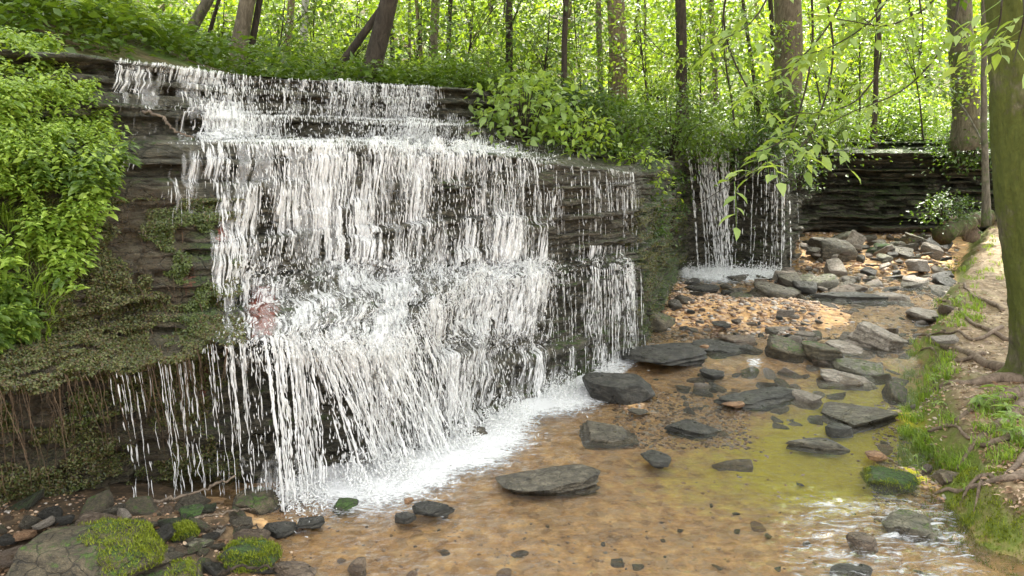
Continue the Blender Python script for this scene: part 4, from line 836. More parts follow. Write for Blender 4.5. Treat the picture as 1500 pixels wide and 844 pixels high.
TREES = [
 (283, 303, 15, 12., 'mossy', 'slightly leaning mossy tree left of the thick grey trunk', 11, 'big'),
 (316, 322, 6, 12.5, 'dark', 'thin dark stem between mossy tree and thick grey trunk', 7, 'small'),
 (357, 358, 23, 11.4, 'grey', 'thick straight grey brown trunk behind the upper left falls', 13, 'big'),
 (378, 380, 10, 11.6, 'dark', 'narrow black trunk touching the thick grey one', 9, 'small'),
 (430, 424, 12, 17., 'tan', 'slender tan trunk leaning slightly, one of a tan pair', 11, 'small'),
 (450, 449, 11, 15., 'pale', 'slender pale straight trunk, the lighter of a pair', 11, 'small'),
 (484, 566, 12, 11.3, 'dark', 'dark trunk leaning hard right and crossing another tree', 7, 'small'),
 (547, 570, 27, 10.8, 'dark', 'thick dark mossy tree rising right behind the top of the falls', 12, 'big'),
 (582, 574, 7, 15., 'dark', 'thin curved stem just right of the thick dark tree', 7, 'small'),
 (607, 600, 5, 16., 'grey', 'very thin grey sapling near the right end of the upper falls', 6, 'small'),
 (638, 640, 14, 17., 'grey', 'grey brown trunk above the right end of the upper falls', 11, 'big'),
 (656, 659, 8, 18., 'dark', 'dark narrow trunk beside the grey brown trunk', 8, 'small'),
 (715, 717, 6, 18., 'grey', 'faint thin stem behind the large leaved shrub', 7, 'small'),
 (745, 747, 11, 13., 'dark', 'dark trunk standing behind the large leaved shrub', 11, 'big'),
 (822, 829, 9, 12., 'dark', 'dark sapling with a slight lean behind the shrubs', 8, 'small'),
 (875, 877, 10, 15., 'grey', 'medium grey stem left of the broad tan trunk', 9, 'small'),
 (908, 909, 28, 14., 'tan', 'broad straight tan trunk in the middle of the wood', 14, 'big'),
 (940, 946, 5, 15., 'grey', 'thin wand of a sapling right of the broad tan trunk', 6, 'small'),
 (990, 994, 17, 13., 'dark', 'dark trunk wrapped in leaves above the recess', 12, 'big'),
 (1040, 1041, 9, 18., 'grey', 'grey stem deeper in the wood above the small fall', 9, 'small'),
 (1102, 1088, 6, 14., 'dark', 'thin dark stem bending left above the small fall', 7, 'small'),
 (1143, 1147, 42, 14.5, 'grey', 'very broad brown trunk above the small fall', 14, 'big'),
 (1126, 1127, 8, 15.5, 'dark', 'narrow dark trunk hugging the left of the very broad one', 9, 'small'),
 (1260, 1287, 8, 15., 'dark', 'thin slanting dark stem above the dark rock shelf', 7, 'small'),
 (1392, 1408, 36, 15., 'mossy', 'broad moss covered trunk above the right end of the rock shelf', 13, 'big'),
 (163, 160, 6, 12., 'dark', 'thin stem on the left slope behind the ferns', 7, 'small'),
 (182, 180, 5, 13., 'grey', 'very thin grey stem near the fern clump', 6, 'small'),
 (20, -20, 20, 12., 'mossy', 'mossy trunk at the far left of the slope', 12, 'big'),
 (1590, 1600, 30, 15., 'grey', 'grey trunk beyond the right bank', 13, 'big'),
 (-180, -190, 26, 13., 'grey', 'grey trunk beyond the left slope', 13, 'big'),
]
for k, a in enumerate(TREES): tree(*a[:6], h=a[6], crown=a[7], seed=k)
t0_ = tree(1443, 1440, 10, 9.5, 'mossy', 'thin mossy sapling in front of the rock shelf beside the big trunk', h=5, crown='small', basey=312, seed=91)
rf = np.random.default_rng(66)
for k in range(19):
    px = -150 + k * 98 + rf.uniform(-20, 20); tree(px, px + rf.normal(0, 14), rf.uniform(3.5, 9), rf.uniform(19, 32), rf.choice(['dark', 'grey', 'tan']), 'slim distant trunk among bright leaves on the slope', h=rf.uniform(7, 11), crown='small', group='slim trunks deep in the wood', branches=1, seed=500 + k)
# canopy trees standing over the creek, beyond the frame
def canopy_tree(x, y, z0, h, label, seed, s=1.25):
    root = link('tree', None, loc=(x, y, z0)); tag(root, label, 'tree', 'tall trees shading the creek'); r = np.random.default_rng(seed)
    P = np.column_stack([.1 * np.cumsum(r.normal(size=12)), .1 * np.cumsum(r.normal(size=12)), np.linspace(-.2, h, 12)]); g = Geo(); g.add(*tube(curve(P, 40), np.linspace(.24, .06, 40), 12)); link('trunk', g.mesh('trunk', BK['grey']), root)
    link('crown', CR_big[seed % 3], root, loc=(P[-1][0], P[-1][1], h - .5), rot=(0, 0, seed), sc=s)
if CANOPY:
    for k, (x, y, z0, h) in enumerate(CANOPY): canopy_tree(x, y, z0, h, 'tall tree beyond the picture whose crown shades the creek', 40 + k)

# ---- shrubs
def shrub(px, py, w, h, Y, mat, size, n, per, label, name='shrub', simple=True, seed=0, cr=None, stems=7, group=None, basez=None, flat=.35):
    r = np.random.default_rng(900 + seed); c = PY(px, py, Y); dep = Y * cp; rx, rz_ = w / F * dep / 2, h / F * dep / 2
    b = np.array((c[0], c[1] + .1, c[2] - rz_ * 1.0)) if basez is None else np.array((c[0], c[1] + .2, basez))
    root = link(name, None, loc=b); tag(root, label, 'fern' if 'fern' in name else 'shrub', group)
    G = Geo(); C = cloud(G, c - b, np.array((rx, min(rx, .9) * .8, rz_)) * .85, n, per, size, r, cr=cr or .12, simple=simple, flat=flat); link('foliage', G.mesh('foliage', LM[mat]), root)
    G = Geo()
    for q in C[r.choice(len(C), min(len(C), stems * 3), replace=False)]: G.add(*tube(curve([(q[0] * .15, q[1] * .15, 0), q * [.6, .6, .7] + [0, 0, .1], q], 8), np.linspace(.009, .003, 8), 5))
    link('stem', G.mesh('stem', BK['dark']), root); return root
shrub(768, 150, 165, 110, 9.4, 'pale', .115, 75, 9, 'shrub with large round leaves overhanging the dark recess', simple=False, seed=1, cr=.15, flat=.25)
shrub(845, 190, 130, 80, 9.3, 'fresh', .09, 46, 9, 'drooping leafy shrub hanging in front of the black hollow', simple=False, seed=2, cr=.14)
shrub(835, 150, 150, 80, 10.3, 'deep', .075, 90, 16, 'dense dark green shrub behind the large leaved one', seed=3, cr=.15)
shrub(905, 190, 130, 120, 10.0, 'mid', .065, 120, 18, 'fine leaved bush spilling over the end of the ledge', seed=4, cr=.14)
shrub(935, 245, 75, 70, 9.3, 'fresh', .07, 36, 14, 'bright spray of narrow leaves over the corner of the ledge', seed=5, cr=.11)
shrub(985, 175, 150, 120, 11.4, 'mid', .065, 130, 20, 'tall feathery bush above the recess between the two falls', seed=6, cr=.17)
shrub(1040, 195, 110, 60, 12.2, 'mid', .07, 70, 18, 'bush sitting on the lip of the small fall', seed=7, cr=.16)
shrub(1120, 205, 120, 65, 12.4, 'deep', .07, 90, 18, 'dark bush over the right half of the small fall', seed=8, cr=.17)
shrub(1210, 185, 130, 80, 14., 'mid', .075, 110, 20, 'loose bush at the left end of the rock shelf top', seed=9, cr=.2)
shrub(1110, 150, 160, 90, 14., 'mid', .075, 120, 20, 'leafy thicket around the very broad trunk', seed=10, cr=.22)
shrub(1300, 175, 130, 70, 17.2, 'mid', .08, 110, 20, 'bush in the middle of the rock shelf top', seed=11, cr=.22)
shrub(1420, 205, 100, 80, 15.2, 'deep', .08, 90, 20, 'dark bush hanging over the right end of the rock shelf', seed=12, cr=.22)
shrub(1350, 160, 120, 60, 17.8, 'fresh', .09, 80, 20, 'bright bush beside the broad moss covered trunk', seed=13, cr=.24)
shrub(690, 105, 110, 60, 10.9, 'mid', .06, 80, 18, 'low bush at the right end of the upper falls', seed=14, cr=.15)
shrub(620, 105, 110, 40, 11.4, 'fresh', .06, 70, 16, 'small bright bush behind the upper falls', seed=15, cr=.15)
shrub(1390, 300, 70, 50, 12.8, 'deep', .06, 50, 16, 'small dark bush beside the mossy log', seed=16, cr=.14)
shrub(60, 20, 170, 50, 9., 'fresh', .09, 110, 18, 'broad leaved bush at the top left corner', seed=17, cr=.2)
shrub(240, 70, 120, 40, 9.5, 'mid', .055, 90, 18, 'low plants between the ferns and the mossy tree', seed=18, cr=.16)
shrub(780, 80, 180, 90, 13.5, 'fresh', .075, 120, 20, 'light green thicket behind the large leaved shrub', seed=19, cr=.24)
shrub(960, 100, 180, 90, 14.5, 'fresh', .075, 120, 20, 'light green thicket right of the broad tan trunk', seed=20, cr=.24)
shrub(1230, 100, 200, 100, 16.5, 'lime', .085, 120, 20, 'yellow green thicket above the rock shelf', seed=21, cr=.28)
shrub(480, 80, 160, 50, 13., 'fresh', .07, 100, 20, 'light thicket behind the leaning dark trunk', seed=22, cr=.22)
shrub(340, 70, 120, 50, 13.5, 'mid', .07, 90, 20, 'thicket behind the thick grey trunk', seed=23, cr=.22)
shrub(1175, 250, 40, 60, 12.5, 'deep', .05, 30, 14, 'small hanging plants right of the small fall', seed=24, cr=.1)
for k, (px, Y, top) in enumerate([(240, 12.5, 60), (335, 13.5, 35), (405, 12.2, 45), (470, 14.5, 20), (520, 12.8, 50), (610, 13.2, 45), (680, 12.4, 40), (730, 14.8, 20), (790, 12.8, 50), (850, 13.8, 25), (945, 12.8, 55), (1015, 14.2, 30), (1065, 13.2, 60), (1190, 15, 50), (1240, 16.2, 20), (1330, 15.6, 60), (1450, 14., 90), (100, 12.5, 10)]):
    r = np.random.default_rng(2000 + k); b = floor_at(px, Y); c = PY(px + r.uniform(-20, 20), top, Y) - b; root = link('sapling', None, loc=b); tag(root, 'thin leafy sapling among the trunks behind the falls', 'sapling', 'leafy saplings between the trunks')
    P = curve([(0, 0, 0), c * [.3, .3, .4], c * [.7, .7, .8], c + [0, 0, .5]], 30); g = Geo(); g.add(*tube(P, np.linspace(.022, .006, 30), 6)); link('stem', g.mesh('stem', BK['dark']), root); G = Geo(); C = cloud(G, c + [0, 0, -.1], np.array((1., .8, .85)), 42, 20, .09, r, cr=.22, shell=.2)
    link('foliage', G.mesh('foliage', LM[['mid', 'fresh', 'mid'][k % 3]]), root); G = Geo()
    for q in C[::2]: G.add(*tube(curve([P[int(r.uniform(12, 28))], (P[20] + q) / 2 + [0, 0, .05], q], 8), np.linspace(.006, .002, 8), 4))
    link('branch', G.mesh('branch', BK['dark']), root)
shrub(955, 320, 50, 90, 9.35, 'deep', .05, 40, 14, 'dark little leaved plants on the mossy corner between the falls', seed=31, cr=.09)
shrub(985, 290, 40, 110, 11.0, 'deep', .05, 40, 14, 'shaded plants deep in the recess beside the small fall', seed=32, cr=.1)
# ferns
def fern(px, py, Y, size, label, seed):
    r = np.random.default_rng(seed); b = PY(px, py, Y); root = link('fern', None, loc=b); tag(root, label, 'fern')
    for k in range(11):
        an = k * .571 * 2 + r.uniform(-.3, .3); up = r.uniform(.7, 1.5); d = np.array((math.cos(an), math.sin(an), 0)); L_ = size * r.uniform(.8, 1.2)
        P = curve([(0, 0, 0), d * L_ * .3 + [0, 0, L_ * .45 * up], d * L_ * .75 + [0, 0, L_ * .6 * up], d * L_ + [0, 0, L_ * .35 * up]], 26)
        G = Geo(); G.add(*tube(P, np.linspace(.004, .001, 26), 4)); T_ = np.gradient(P, axis=0); T_ /= np.linalg.norm(T_, axis=1)[:, None]; sd_ = np.cross(T_, [0, 0, 1]); sd_ /= np.linalg.norm(sd_, axis=1)[:, None] + 1e-6
        ln = size * .24 * np.sin(np.linspace(.5, math.pi - .05, 26)) ** .8
        for s_ in (-1, 1): G.add(*leaves(P[2:], (sd_ * s_ + T_ * .35)[2:], np.cross(sd_, T_)[2:] + [0, 0, .01], ln[2:], .55, True))
        link('frond', G.mesh('frond', LM['fresh']), root)
fern(118, 62, 7.4, .62, 'large fern with arching fronds on the top left slope', 1); fern(160, 74, 7.6, .5, 'smaller fern right of the large one above the ledge', 2); fern(80, 55, 7.9, .5, 'fern half hidden behind the large one', 3)
# ---- leafy left bank
def left_bank():
    r = np.random.default_rng(12); G = Geo(); n = 22000
    px = r.uniform(-330, 205, n); bd = np.where(r.random(n) < .7, r.uniform(4.0, 5.9, n), r.uniform(-.9, 4, n)); s = s_of_px(np.maximum(px, pxA[0])); P = at_cliff(s, bd); x, y = project(P)
    edge = np.interp(y, [70, 90, 120, 180, 240, 290, 340, 400, 450, 500, 520], [84, 98, 112, 158, 172, 148, 128, 100, 82, 25, -70]) + 14 * vn(y * .05, 0, seed=2)
    k = (x < edge) & (y < 512) & (vn(s * 3.2, bd * 3.4, seed=19) + .5 * vn(s * 9, bd * 9, seed=20) > -.42); P, x, y, s = P[k][:4200], x[k][:4200], y[k][:4200], s[k][:4200]
    nn = NRM[np.clip((s / sA[-1] * NU).astype(int), 0, NU - 1)]
    n = len(P); st = Geo()
    lift = .03 + .26 * np.clip(.5 + .8 * vn(P[:, 0] * 3, P[:, 2] * 3, seed=23), 0, 1) * r.uniform(.4, 1.1, n); tip = P + nn * lift[:, None] * [1, 1, 1] + np.array([0, 0, 1.]) * r.uniform(.02, .16, n)[:, None]
    big = (vn(P[:, 0] * 2.5, P[:, 2] * 2.5, seed=25) > .25) & (r.random(n) < .5); size = r.uniform(.026, .058, n) * (1 + .25 * vn(P[:, 0] * 2, P[:, 2] * 2, seed=9)) * np.where(big, 1.6, 1)
    for lv in range(4):                                    # whorls down the stem
        q = tip - (nn * .45 + [0, 0, .55]) * (lv * .028)
        for a in range(3 if lv == 0 else 2):
            th = r.uniform(0, 6.3, n) if a == 0 else th + (2.1 if lv == 0 else math.pi) + r.normal(0, .25, n)
            d = np.column_stack([np.cos(th), np.sin(th), -.28 + r.normal(0, .22, n)]); up = np.array([0, 0, 1.]) + nn * .45 + r.normal(0, .22, (n, 3))
            for mk_, mi_ in ((~big, 0), (big, 1)):
                L_ = leaves((q + d * .012)[mk_], d[mk_], up[mk_], (size * (.7 + .22 * lv) * r.uniform(.7, 1.2, n))[mk_], r.uniform(.85, 1.15, mk_.sum())); G.add(*L_, mat=mi_)
    i = r.choice(n, 900, replace=False)
    for a in i: G.add(*tube(curve([P[a] - nn[a] * .02, (P[a] + tip[a]) / 2 + [0, 0, .02], tip[a]], 6), np.linspace(.0035, .0015, 6), 4), mat=0)
    return G.mesh('leafy_bank', [LM['fresh'], LM['mid']])
tag(link('ground_cover_plants', left_bank()), 'bright green leafy plants smothering the bank left of the falls', None, None, 'stuff')
def blades(G, base, ht, lean, r, w=.004, seg=4):
    n = len(base); th = r.uniform(0, 6.3, n); d = np.column_stack([np.cos(th), np.sin(th), np.zeros(n)]) * r.uniform(.2, 1, (n, 1)) + lean; sdv = np.column_stack([-np.sin(th), np.cos(th), np.zeros(n)])
    t = np.linspace(0, 1, seg + 1); c = base[:, None] + ht[:, None, None] * (np.array([0, 0, 1.]) * (t - .35 * t ** 2.2)[None, :, None] + d[:, None] * (.75 * t ** 1.8)[None, :, None])
    ww = (w * (1 - t ** 1.5) + .0003)[None, :, None] * sdv[:, None]; v = np.stack([c - ww, c + ww], 2).reshape(n, -1, 3); k = 2 * (seg + 1)
    f = np.array([(2 * i, 2 * i + 1, 2 * i + 3, 2 * i + 2) for i in range(seg)]); G.add(v, (f[None] + (np.arange(n) * k)[:, None, None]).reshape(-1, 4))
rg = np.random.default_rng(14); G = Geo()
n = 1500; px = rg.uniform(-200, 130, n); bd = rg.uniform(4.0, 5.9, n); P = at_cliff(s_of_px(px), bd); x, y = project(P); k = (y > 255) & (y < 500) & (x < 130 - (y - 260) * .25); P = P[k]; x = x[k]
nn = NRM[np.clip((s_of_px(x) / sA[-1] * NU).astype(int), 0, NU - 1)]
for a, b_ in zip(P[:420], nn[:420]): blades(G, a + rg.normal(0, .02, (9, 3)), rg.uniform(.12, .30, 9), b_ * .9 + [0, 0, -.2], rg)
def gpt(px, py):
    p = PZ(px, py, .25)
    for _ in range(3): p = PZ(px, py, float(gz(p[0], p[1])[0]))
    return p
def tufts(n, box, h, per=16, cond=None, spread=.03):
    for _ in range(n):
        px, py = rg.uniform(box[0], box[2]), rg.uniform(box[1], box[3])
        if cond is not None and not cond(px, py): continue
        p = gpt(px, py); blades(G, p + rg.normal(0, spread, (per, 3)) * [1, 1, .1], rg.uniform(h * .5, h, per), np.array((-.35, -.2, 0)), rg, w=.0035)
tufts(190, (1322, 540, 1420, 690), .13, 20, lambda a, b: a < 1345 + (b - 560) * .6 + 22); tufts(60, (1335, 500, 1400, 560), .12); tufts(40, (1375, 380, 1430, 480), .12); tufts(30, (1370, 440, 1440, 480), .12); tufts(60, (1430, 575, 1510, 680), .11); tufts(50, (1340, 640, 1480, 760), .06, 12); tufts(30, (1430, 330, 1500, 420), .12)
tag(link('grass', G.mesh('grass', LM['grass'])), 'bright grass tufts on the right bank and the left slope', None, None, 'stuff')
# moss fuzz on the undercut bank and small mosses
G = Geo(); n = 60000; px = rg.uniform(1360, 1600, n); py = rg.uniform(680, 900, n); k = (px < 1460 + 60 * vn(px * .02, py * .02, seed=8)); px, py = px[k], py[k]
n = 130000; P = np.column_stack([rg.uniform(2.0, 4.8, n), rg.uniform(3.2, 5.3, n), np.zeros(n)]); zz_, dd_ = gz(P[:, 0], P[:, 1]); P[:, 2] = zz_; px, py = project(P); k = (dd_ > -.03) & (dd_ < .75 + .35 * vn(P[:, 0] * 5, P[:, 1] * 5, seed=5)) & ((dd_ < .35) | (rg.random(n) < .5)) & (vn(P[:, 0] * 8, P[:, 1] * 8, seed=15) > -.5) & (py > 690) & (px > 1340); P = P[k]
P[:, 2] += .03 * np.clip(vn(P[:, 0] * 14, P[:, 1] * 14, seed=6), -.2, 1); blades(G, P, rg.uniform(.010, .03, len(P)), np.zeros(3), rg, w=.003, seg=1)
tag(link('moss', G.mesh('moss', LM['moss'])), 'thick yellow green moss over the undercut right bank', None, None, 'stuff')
def cushion(seed, cond, n, h=(.008, .02), mat='moss'):
    o, v = ROCKV[seed]; G = Geo(); r = rg; q = v[r.integers(0, len(v), n)] + r.normal(0, .006, (n, 3)); q = q[cond(q / np.abs(v).max(0))]; q = q[q[:, 2] > -.1]
    blades(G, q, r.uniform(*h, len(q)), np.zeros(3), r, w=.0022, seg=1); link('moss', G.mesh('moss', LM[mat]), o)
cushion(43, lambda u: (u[:, 2] > .15) & (u[:, 0] + .3 * u[:, 1] > .05 + .2 * vn(u[:, 0] * 5, u[:, 1] * 5)), 26000, (.010, .024))
cushion(29, lambda u: (u[:, 2] < .75 + .3 * vn(u[:, 0] * 4, u[:, 1] * 4)) & (u[:, 2] > -.4), 9000)
cushion(45, lambda u: (u[:, 2] > -.4) & (vn(u[:, 0] * 3, u[:, 1] * 3) > -.35), 10000)
cushion(55, lambda u: u[:, 2] > -.3, 6000); cushion(44, lambda u: (u[:, 0] > .3) & (u[:, 2] > 0), 6000)
# wall plants and hanging rootlets on the left rock
G = Geo(); r = rg; n = 420000; px = np.where(r.random(n) < .82, r.uniform(-80, 350, n), r.uniform(925, 1005, n)); bd = np.where(r.random(n) < .5, r.uniform(4.05, 5.3, n), r.uniform(5.3, 8, n)); s = s_of_px(px); P = at_cliff(s, bd); x, y = project(P)
wn = vn(s * 4, bd * 5, seed=17) + .6 * vn(s * 12, bd * 14, seed=18); k = (y > 290) & (wn > -.26 + .5 * sstep(290, 350, x) * (x < 600) + .12 * (bd > 6)) & (x > 60 + 0 * y - 200 * (y > 480)) & (x < 1004) & (r.random(n) < .85); P, s = P[k], s[k]
nn = NRM[np.clip((s / sA[-1] * NU).astype(int), 0, NU - 1)]; n = len(P); d = r.normal(size=(n, 3)) * [1, 1, .6] + nn * .6 + [0, 0, -.5]
xx, yy = project(P); pt = (np.exp(-((xx - 285) / 55) ** 2 - ((yy - 380) / 95) ** 2) + .5 * vn(P[:, 0] * 7, P[:, 2] * 7, seed=28)) > .2 + .7 * r.random(n); Pq = P + nn * r.uniform(0, .05, (n, 1)); nq = nn + [0, 0, .8] + r.normal(0, .4, (n, 3)); sz = r.uniform(.008, .022, n)
for mk_, mi_ in ((~pt, 0), (pt, 1)): G.add(*leaves(Pq[mk_], d[mk_], nq[mk_], sz[mk_], 1.1, True), mat=mi_)
tag(link('wall_moss', G.mesh('wall_moss', [LM['small'], leaf_mat('wall_moss_green', [(.04, .06, .012), (.07, .10, .02), (.11, .14, .03)], .2)])), 'tiny wet leaves and moss clinging to the rock left of the falls', None, None, 'stuff')
G = Geo()
for _ in range(260):
    px = r.uniform(-60, 335); b0 = r.choice([r.uniform(4.1, 5.6), r.uniform(4.1, 5.6), 5.97]); s = s_of_px(px); p = at_cliff(np.array([s]), np.array([b0]))[0]
    if project(p)[1] < 330 and r.random() < .8: continue
    nn_ = NRM[int(s / sA[-1] * NU)]; ln = r.uniform(.08, .5) * (1.2 if b0 > 5.9 else .5); m_ = 14; tz = np.linspace(0, 1, m_)
    P = p + nn_ * (.02 + .05 * np.sqrt(tz))[:, None] * r.uniform(.6, 2) - np.array([0, 0, 1.]) * (ln * tz)[:, None] + np.cumsum(r.normal(0, .0035, (m_, 3)), 0) + np.array([r.normal(0, .12), 0, 0]) * (tz * ln)[:, None]
    G.add(*tube(P, np.linspace(.003, .0012, m_) * r.uniform(.5, 1.3), 4))
tag(link('hanging_roots_vegetation', G.mesh('rootlets', bark_mat('rootlets', (.04, .027, .016), (.15, .10, .06)))), 'brown rootlets dangling over the left rock face', None, None, 'stuff')
# leaf litter
G = Geo(); n = 17350; px = np.concatenate([r.uniform(1330, 1700, 17000), r.uniform(-60, 330, 350)]); py = np.concatenate([r.uniform(330, 850, 17000), r.uniform(755, 850, 350)])
P = np.array([PZ(a, b, .35 if a > 1000 else .1) for a, b in zip(px, py)]); zz_, dd_ = gz(P[:, 0], P[:, 1]); k = ((dd_ > .25) | (px < 400)) & (P[:, 1] < 17); P[:, 2] = zz_ + .008; P = P[k]; n = len(P)
G.add(*leaves(P, rnd_unit(n, r) * [1, 1, .15], np.array([0, 0, 1.]) + r.normal(0, .3, (n, 3)), r.uniform(.012, .05, n), r.uniform(.6, 1.2, n)))
tag(link('fallen_leaves', G.mesh('litter', LM['litter'])), 'dry brown leaves strewn over the trodden bank', None, None, 'stuff')
# small broad leaved seedlings on the right bank
def seedling(px, py, n, size, label, seed):
    r = np.random.default_rng(seed); b = gpt(px, py); root = link('seedling', None, loc=b); tag(root, label, 'plant'); G = Geo(); GS = Geo()
    for k in range(n):
        tip = np.array((r.normal(0, .07), r.normal(0, .07), r.uniform(.06, .2))); GS.add(*tube(curve([(0, 0, 0), tip * [.4, .4, .7], tip], 6), .002, 4))
        th = r.uniform(0, 6.3, 5); d = np.column_stack([np.cos(th), np.sin(th), r.normal(-.1, .25, 5)]); G.add(*leaves(np.repeat(tip[None], 5, 0) - [0, 0, .01] * r.random((5, 1)), d, np.array([0, 0, 1.]) + r.normal(0, .2, (5, 3)), size * r.uniform(.6, 1.2, 5), .62))
    link('foliage', G.mesh('foliage', LM['pale']), root); link('stem', GS.mesh('stem', LM['grass']), root)
for k, (a, b_, n_, s_, l_) in enumerate([(1465, 610, 12, .10, 'leafy seedlings with long leaves against the big trunk roots'), (1485, 650, 10, .09, 'clump of long leaved seedlings in front of the big trunk'), (1380, 615, 8, .05, 'pale small leaved plant in the middle of the grass'), (1405, 450, 9, .06, 'light green plant on the far part of the path edge'), (1487, 770, 3, .05, 'lone little seedling on the mossy earth lip'), (1375, 580, 6, .05, 'white tipped plant above the grass hummock'), (1345, 700, 5, .035, 'tiny plant beside the brown slate pair')]): seedling(a, b_, n_, s_, l_, 70 + k)
# ---- the big tree on the right bank
def big_tree():
    b = gpt(1535, 560); b = np.array((b[0], b[1], b[2])); root = link('big_tree', None, loc=b); tag(root, 'big mossy leaning tree trunk rising from spreading roots on the right bank', 'tree')
    Yb = b[1]; ctl = [(1548, 600, Yb), (1542, 540, Yb), (1535, 440, Yb), (1526, 330, Yb), (1517, 200, Yb), (1513, 80, Yb), (1512, -60, Yb), (1500, -320, Yb + .1), (1560, -900, Yb + .4), (1640, -1500, Yb + .8)]
    P = curve([PY(*c_) - b for c_ in ctl], 160); rr = np.interp(np.linspace(0, 1, 160), [0, .06, .12, .25, .4, .55, .66, .8, 1], np.array([100, 64, 50, 50, 56, 54, 56, 42, 18]) / F * Yb)
    P = curve(P[::4], 420); rr = np.interp(np.linspace(0, 1, 420), np.linspace(0, 1, len(rr)), rr); v, *f = tube(P, rr, 110); th = np.arctan2(v[:, 1] - np.interp(v[:, 2], P[:, 2], P[:, 1]), v[:, 0] - np.interp(v[:, 2], P[:, 2], P[:, 0]))
    rad = v - np.column_stack([np.interp(v[:, 2], P[:, 2], P[:, 0]), np.interp(v[:, 2], P[:, 2], P[:, 1]), v[:, 2]])
    k = .10 * fbm(np.cos(th) * 1.6, np.sin(th) * 1.6, v[:, 2] * 1.2, seed=5) + .05 * fbm(np.cos(th) * 5, np.sin(th) * 5, v[:, 2] * 7, seed=6) + .03 * fbm(np.cos(th) * 16, np.sin(th) * 16, v[:, 2] * 14, seed=7, o=3) + .45 * np.exp(-np.clip(v[:, 2], 0, 9) / .16) * np.maximum(0, np.sin(th * 5 + 1)); v = v + rad * k[:, None]
    g = Geo(); g.add(v, *f); link('trunk', g.mesh('trunk', bark_mat('big_mossy_bark', (.035, .03, .02), (.20, .175, .12), moss=.60, mosscol=(.085, .10, .02))), root)
    mr = bark_mat('root_bark', (.09, .065, .045), (.27, .205, .15), moss=.12)
    ROOTS = [[(1500, 575), (1450, 590), (1400, 618), (1360, 640)], [(1500, 560), (1440, 558), (1390, 563), (1350, 575)], [(1510, 590), (1470, 620), (1430, 650), (1400, 690)], [(1490, 548), (1440, 530), (1380, 505), (1345, 495)],
             [(1500, 705), (1450, 712), (1400, 720), (1365, 735)], [(1520, 690), (1470, 725), (1440, 750), (1420, 775)], [(1500, 640), (1450, 655), (1410, 662), (1380, 650)], [(1480, 500), (1420, 470), (1370, 440), (1330, 425)], [(1470, 455), (1420, 430), (1390, 405), (1345, 412)], [(1440, 520), (1400, 530), (1370, 527), (1345, 535)], [(1520, 640), (1480, 690), (1440, 700), (1400, 760)], [(1470, 480), (1430, 492), (1395, 488), (1360, 500)]]
    for i, rp in enumerate(ROOTS):
        q = curve([gpt(*p_) for p_ in rp], 40); q[:, 2] = gz(q[:, 0], q[:, 1])[0] + .012 + .012 * np.sin(np.linspace(0, 9, 40)); q[:, 0] += .02 * vn(np.linspace(0, 6, 40), i, seed=3)
        w0 = .055 if i < 4 else .022; v, *f = tube(q - b, np.linspace(w0, .008, 40), 10); v += (.006 * fbm(v[:, 0] * 20, v[:, 1] * 20, v[:, 2] * 20, seed=2))[:, None]
        g = Geo(); g.add(v, *f); link('root', g.mesh('root', mr), root)
    # limb above the frame with hanging twigs
    def pth(l, n=30): return curve([PY(*a) - b for a in l], n)
    L1 = pth([(1488, -120, Yb), (1420, -190, 5.2), (1300, -170, 5.0), (1180, -130, 4.9), (1060, -90, 4.8)], 50); g = Geo(); g.add(*tube(L1, np.linspace(.075, .018, 50), 10)); limb = link('limb', g.mesh('limb', BK['dark']), root)
    TW = [([(1300, -170, 5.0), (1250, -40, 4.9), (1212, 40, 4.8), (1150, 105, 4.7), (1085, 135, 4.6)], 20, .075), ([(1380, -180, 5.1), (1330, -60, 4.9), (1285, 20, 4.8), (1225, 65, 4.7), (1160, 85, 4.7)], 20, .08),
          ([(1420, -190, 5.2), (1408, -20, 5.), (1385, 62, 4.9), (1325, 130, 4.9), (1240, 168, 4.9), (1175, 205, 4.9)], 12, .06), ([(1180, -130, 4.9), (1220, 60, 5.2), (1200, 170, 5.), (1165, 222, 4.8), (1100, 252, 4.6), (1022, 300, 4.5)], 17, .085),
          ([(1480, -100, Yb), (1470, -20, 4.6), (1462, 40, 4.5), (1440, 72, 4.4)], 10, .075), ([(1350, -180, 5.), (1345, -30, 4.9), (1352, 40, 4.8), (1345, 90, 4.8)], 12, .07), ([(1150, -120, 4.9), (1130, -20, 4.8), (1098, 35, 4.7), (1050, 62, 4.6)], 14, .075),
          ([(1420, -190, 5.2), (1380, -20, 4.9), (1310, 35, 4.8), (1240, 30, 4.7), (1180, 20, 4.7)], 18, .08), ([(1180, -130, 4.9), (1190, 60, 5.1), (1165, 180, 5.), (1130, 215, 4.8), (1090, 225, 4.7)], 14, .08), ([(1480, -100, Yb), (1500, 0, 4.5), (1492, 60, 4.4), (1485, 90, 4.3)], 10, .08), ([(1240, -150, 4.95), (1290, 60, 5.2), (1262, 140, 5.1), (1200, 165, 5.), (1130, 160, 4.9)], 16, .07), ([(1100, -100, 4.85), (1060, 20, 5.1), (1090, 120, 5.2), (1150, 190, 5.2), (1170, 250, 5.1)], 14, .075)]
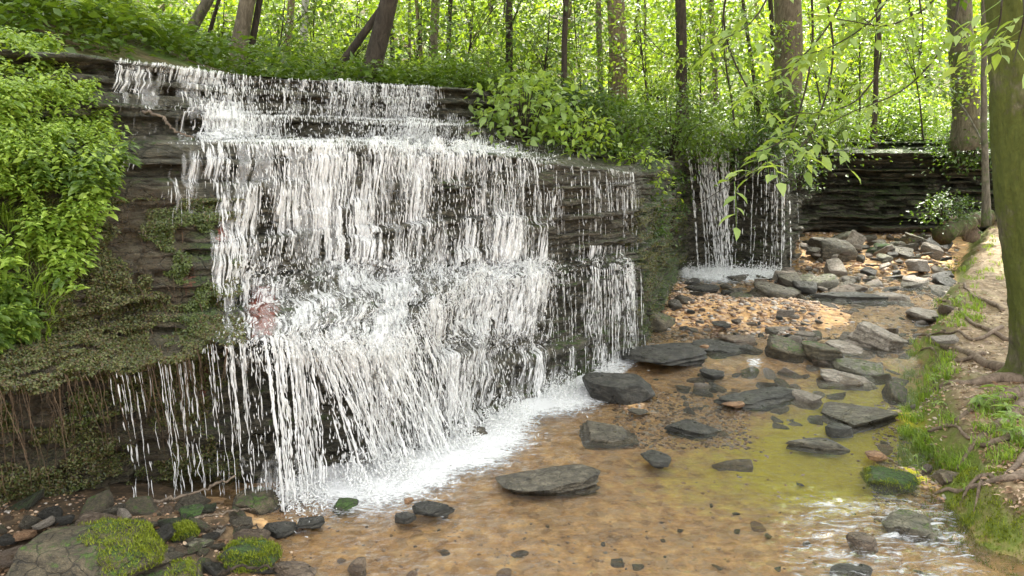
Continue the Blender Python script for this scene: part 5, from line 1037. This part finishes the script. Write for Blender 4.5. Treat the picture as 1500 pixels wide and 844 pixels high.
    for j, (l, nl, sz) in enumerate(TW):
        r = np.random.default_rng(600 + j); P = pth(l, 60); g = Geo(); g.add(*tube(P, np.linspace(.009, .0018, 60), 5)); tw = link('twig', g.mesh('twig', BK['dark']), limb)
        g = Geo(); T_ = np.gradient(P, axis=0); T_ /= np.linalg.norm(T_, axis=1)[:, None]
        for side in range(int(nl * .55)):
            i = int(np.interp(side / (nl * .55), [0, 1], [18, 57])); sd_ = np.cross(T_[i], [0, 0, 1]); sd_ /= np.linalg.norm(sd_) + 1e-6
            dirn = sd_ * (1 if side % 2 else -1) * r.uniform(.4, 1) + T_[i] * .6 + [0, 0, r.normal(-.05, .2)]; ln = r.uniform(.12, .32); q = curve([P[i], P[i] + dirn * ln * .5, P[i] + dirn * ln + [0, 0, -.06]], 10); g.add(*tube(q, np.linspace(.003, .0012, 10), 4))
            tq = dirn / np.linalg.norm(dirn); s2_ = np.cross(tq, [0, 0, 1]); s2_ /= np.linalg.norm(s2_) + 1e-6; m_ = 5
            ii = np.linspace(3, 9, m_).astype(int); sg = np.where(np.arange(m_) % 2, 1, -1)[:, None]; sz = sz + 0; d_ = s2_ * sg * (.8 * (ii < 9))[:, None] + tq * .75 + r.normal(0, .15, (m_, 3)) + [0, 0, -.15]
            g.add(*leaves(q[ii], d_, np.array([0, 0, 1.]) + r.normal(0, .3, (m_, 3)), sz * 1.25 * r.uniform(.65, 1.2, m_), .85))
        link('foliage', g.mesh('foliage', LM['pale']), limb)
    link('crown', CR_big[1], root, loc=(P[-1][0] * 0 + .2, .5, 9.5), sc=1.1)
big_tree()
SUN, SUNANG, EXPO = 3.7, 3.0, 2.75
# ------------------------------------------------------------------ light
W = bpy.data.worlds.new('World'); S.world = W; W.use_nodes = True; t = W.node_tree; t.nodes.clear()
EL, AZ = 58., 20.                       # sun height; azimuth from +Y towards +X
sky = N(t, 'ShaderNodeTexSky', sky_type='NISHITA', sun_disc=False, sun_elevation=R(EL), sun_rotation=R(AZ), air_density=1., dust_density=4.)
hs = N(t, 'ShaderNodeHueSaturation', {'Saturation': .03, 'Color': sky.outputs[0]})
N(t, 'ShaderNodeOutputWorld', {0: N(t, 'ShaderNodeBackground', {0: hs.outputs[0], 1: .15}).outputs[0]})
sl = bpy.data.lights.new('sun', 'SUN'); sl.energy = SUN; sl.angle = R(SUNANG); sl.color = (1, .95, .84)
so = bpy.data.objects.new('sun', sl); COL.objects.link(so); so.rotation_euler = (R(-(90 - EL)), 0, R(-AZ)); so.location = (0, 0, 20)
vs = S.view_settings; vs.view_transform = 'Standard'; vs.look = 'None'; vs.gamma = 1; vs.use_curve_mapping = False; vs.exposure = EXPO
S.render.engine = 'CYCLES'; c = S.cycles; c.use_denoising = True; c.max_bounces = 7; c.diffuse_bounces = 4; c.glossy_bounces = 3; c.transmission_bounces = 4; c.transparent_max_bounces = 20
c.sample_clamp_indirect = 6; c.caustics_reflective = False; c.caustics_refractive = False
try: c.denoiser = 'OPENIMAGEDENOISE'
except Exception: pass
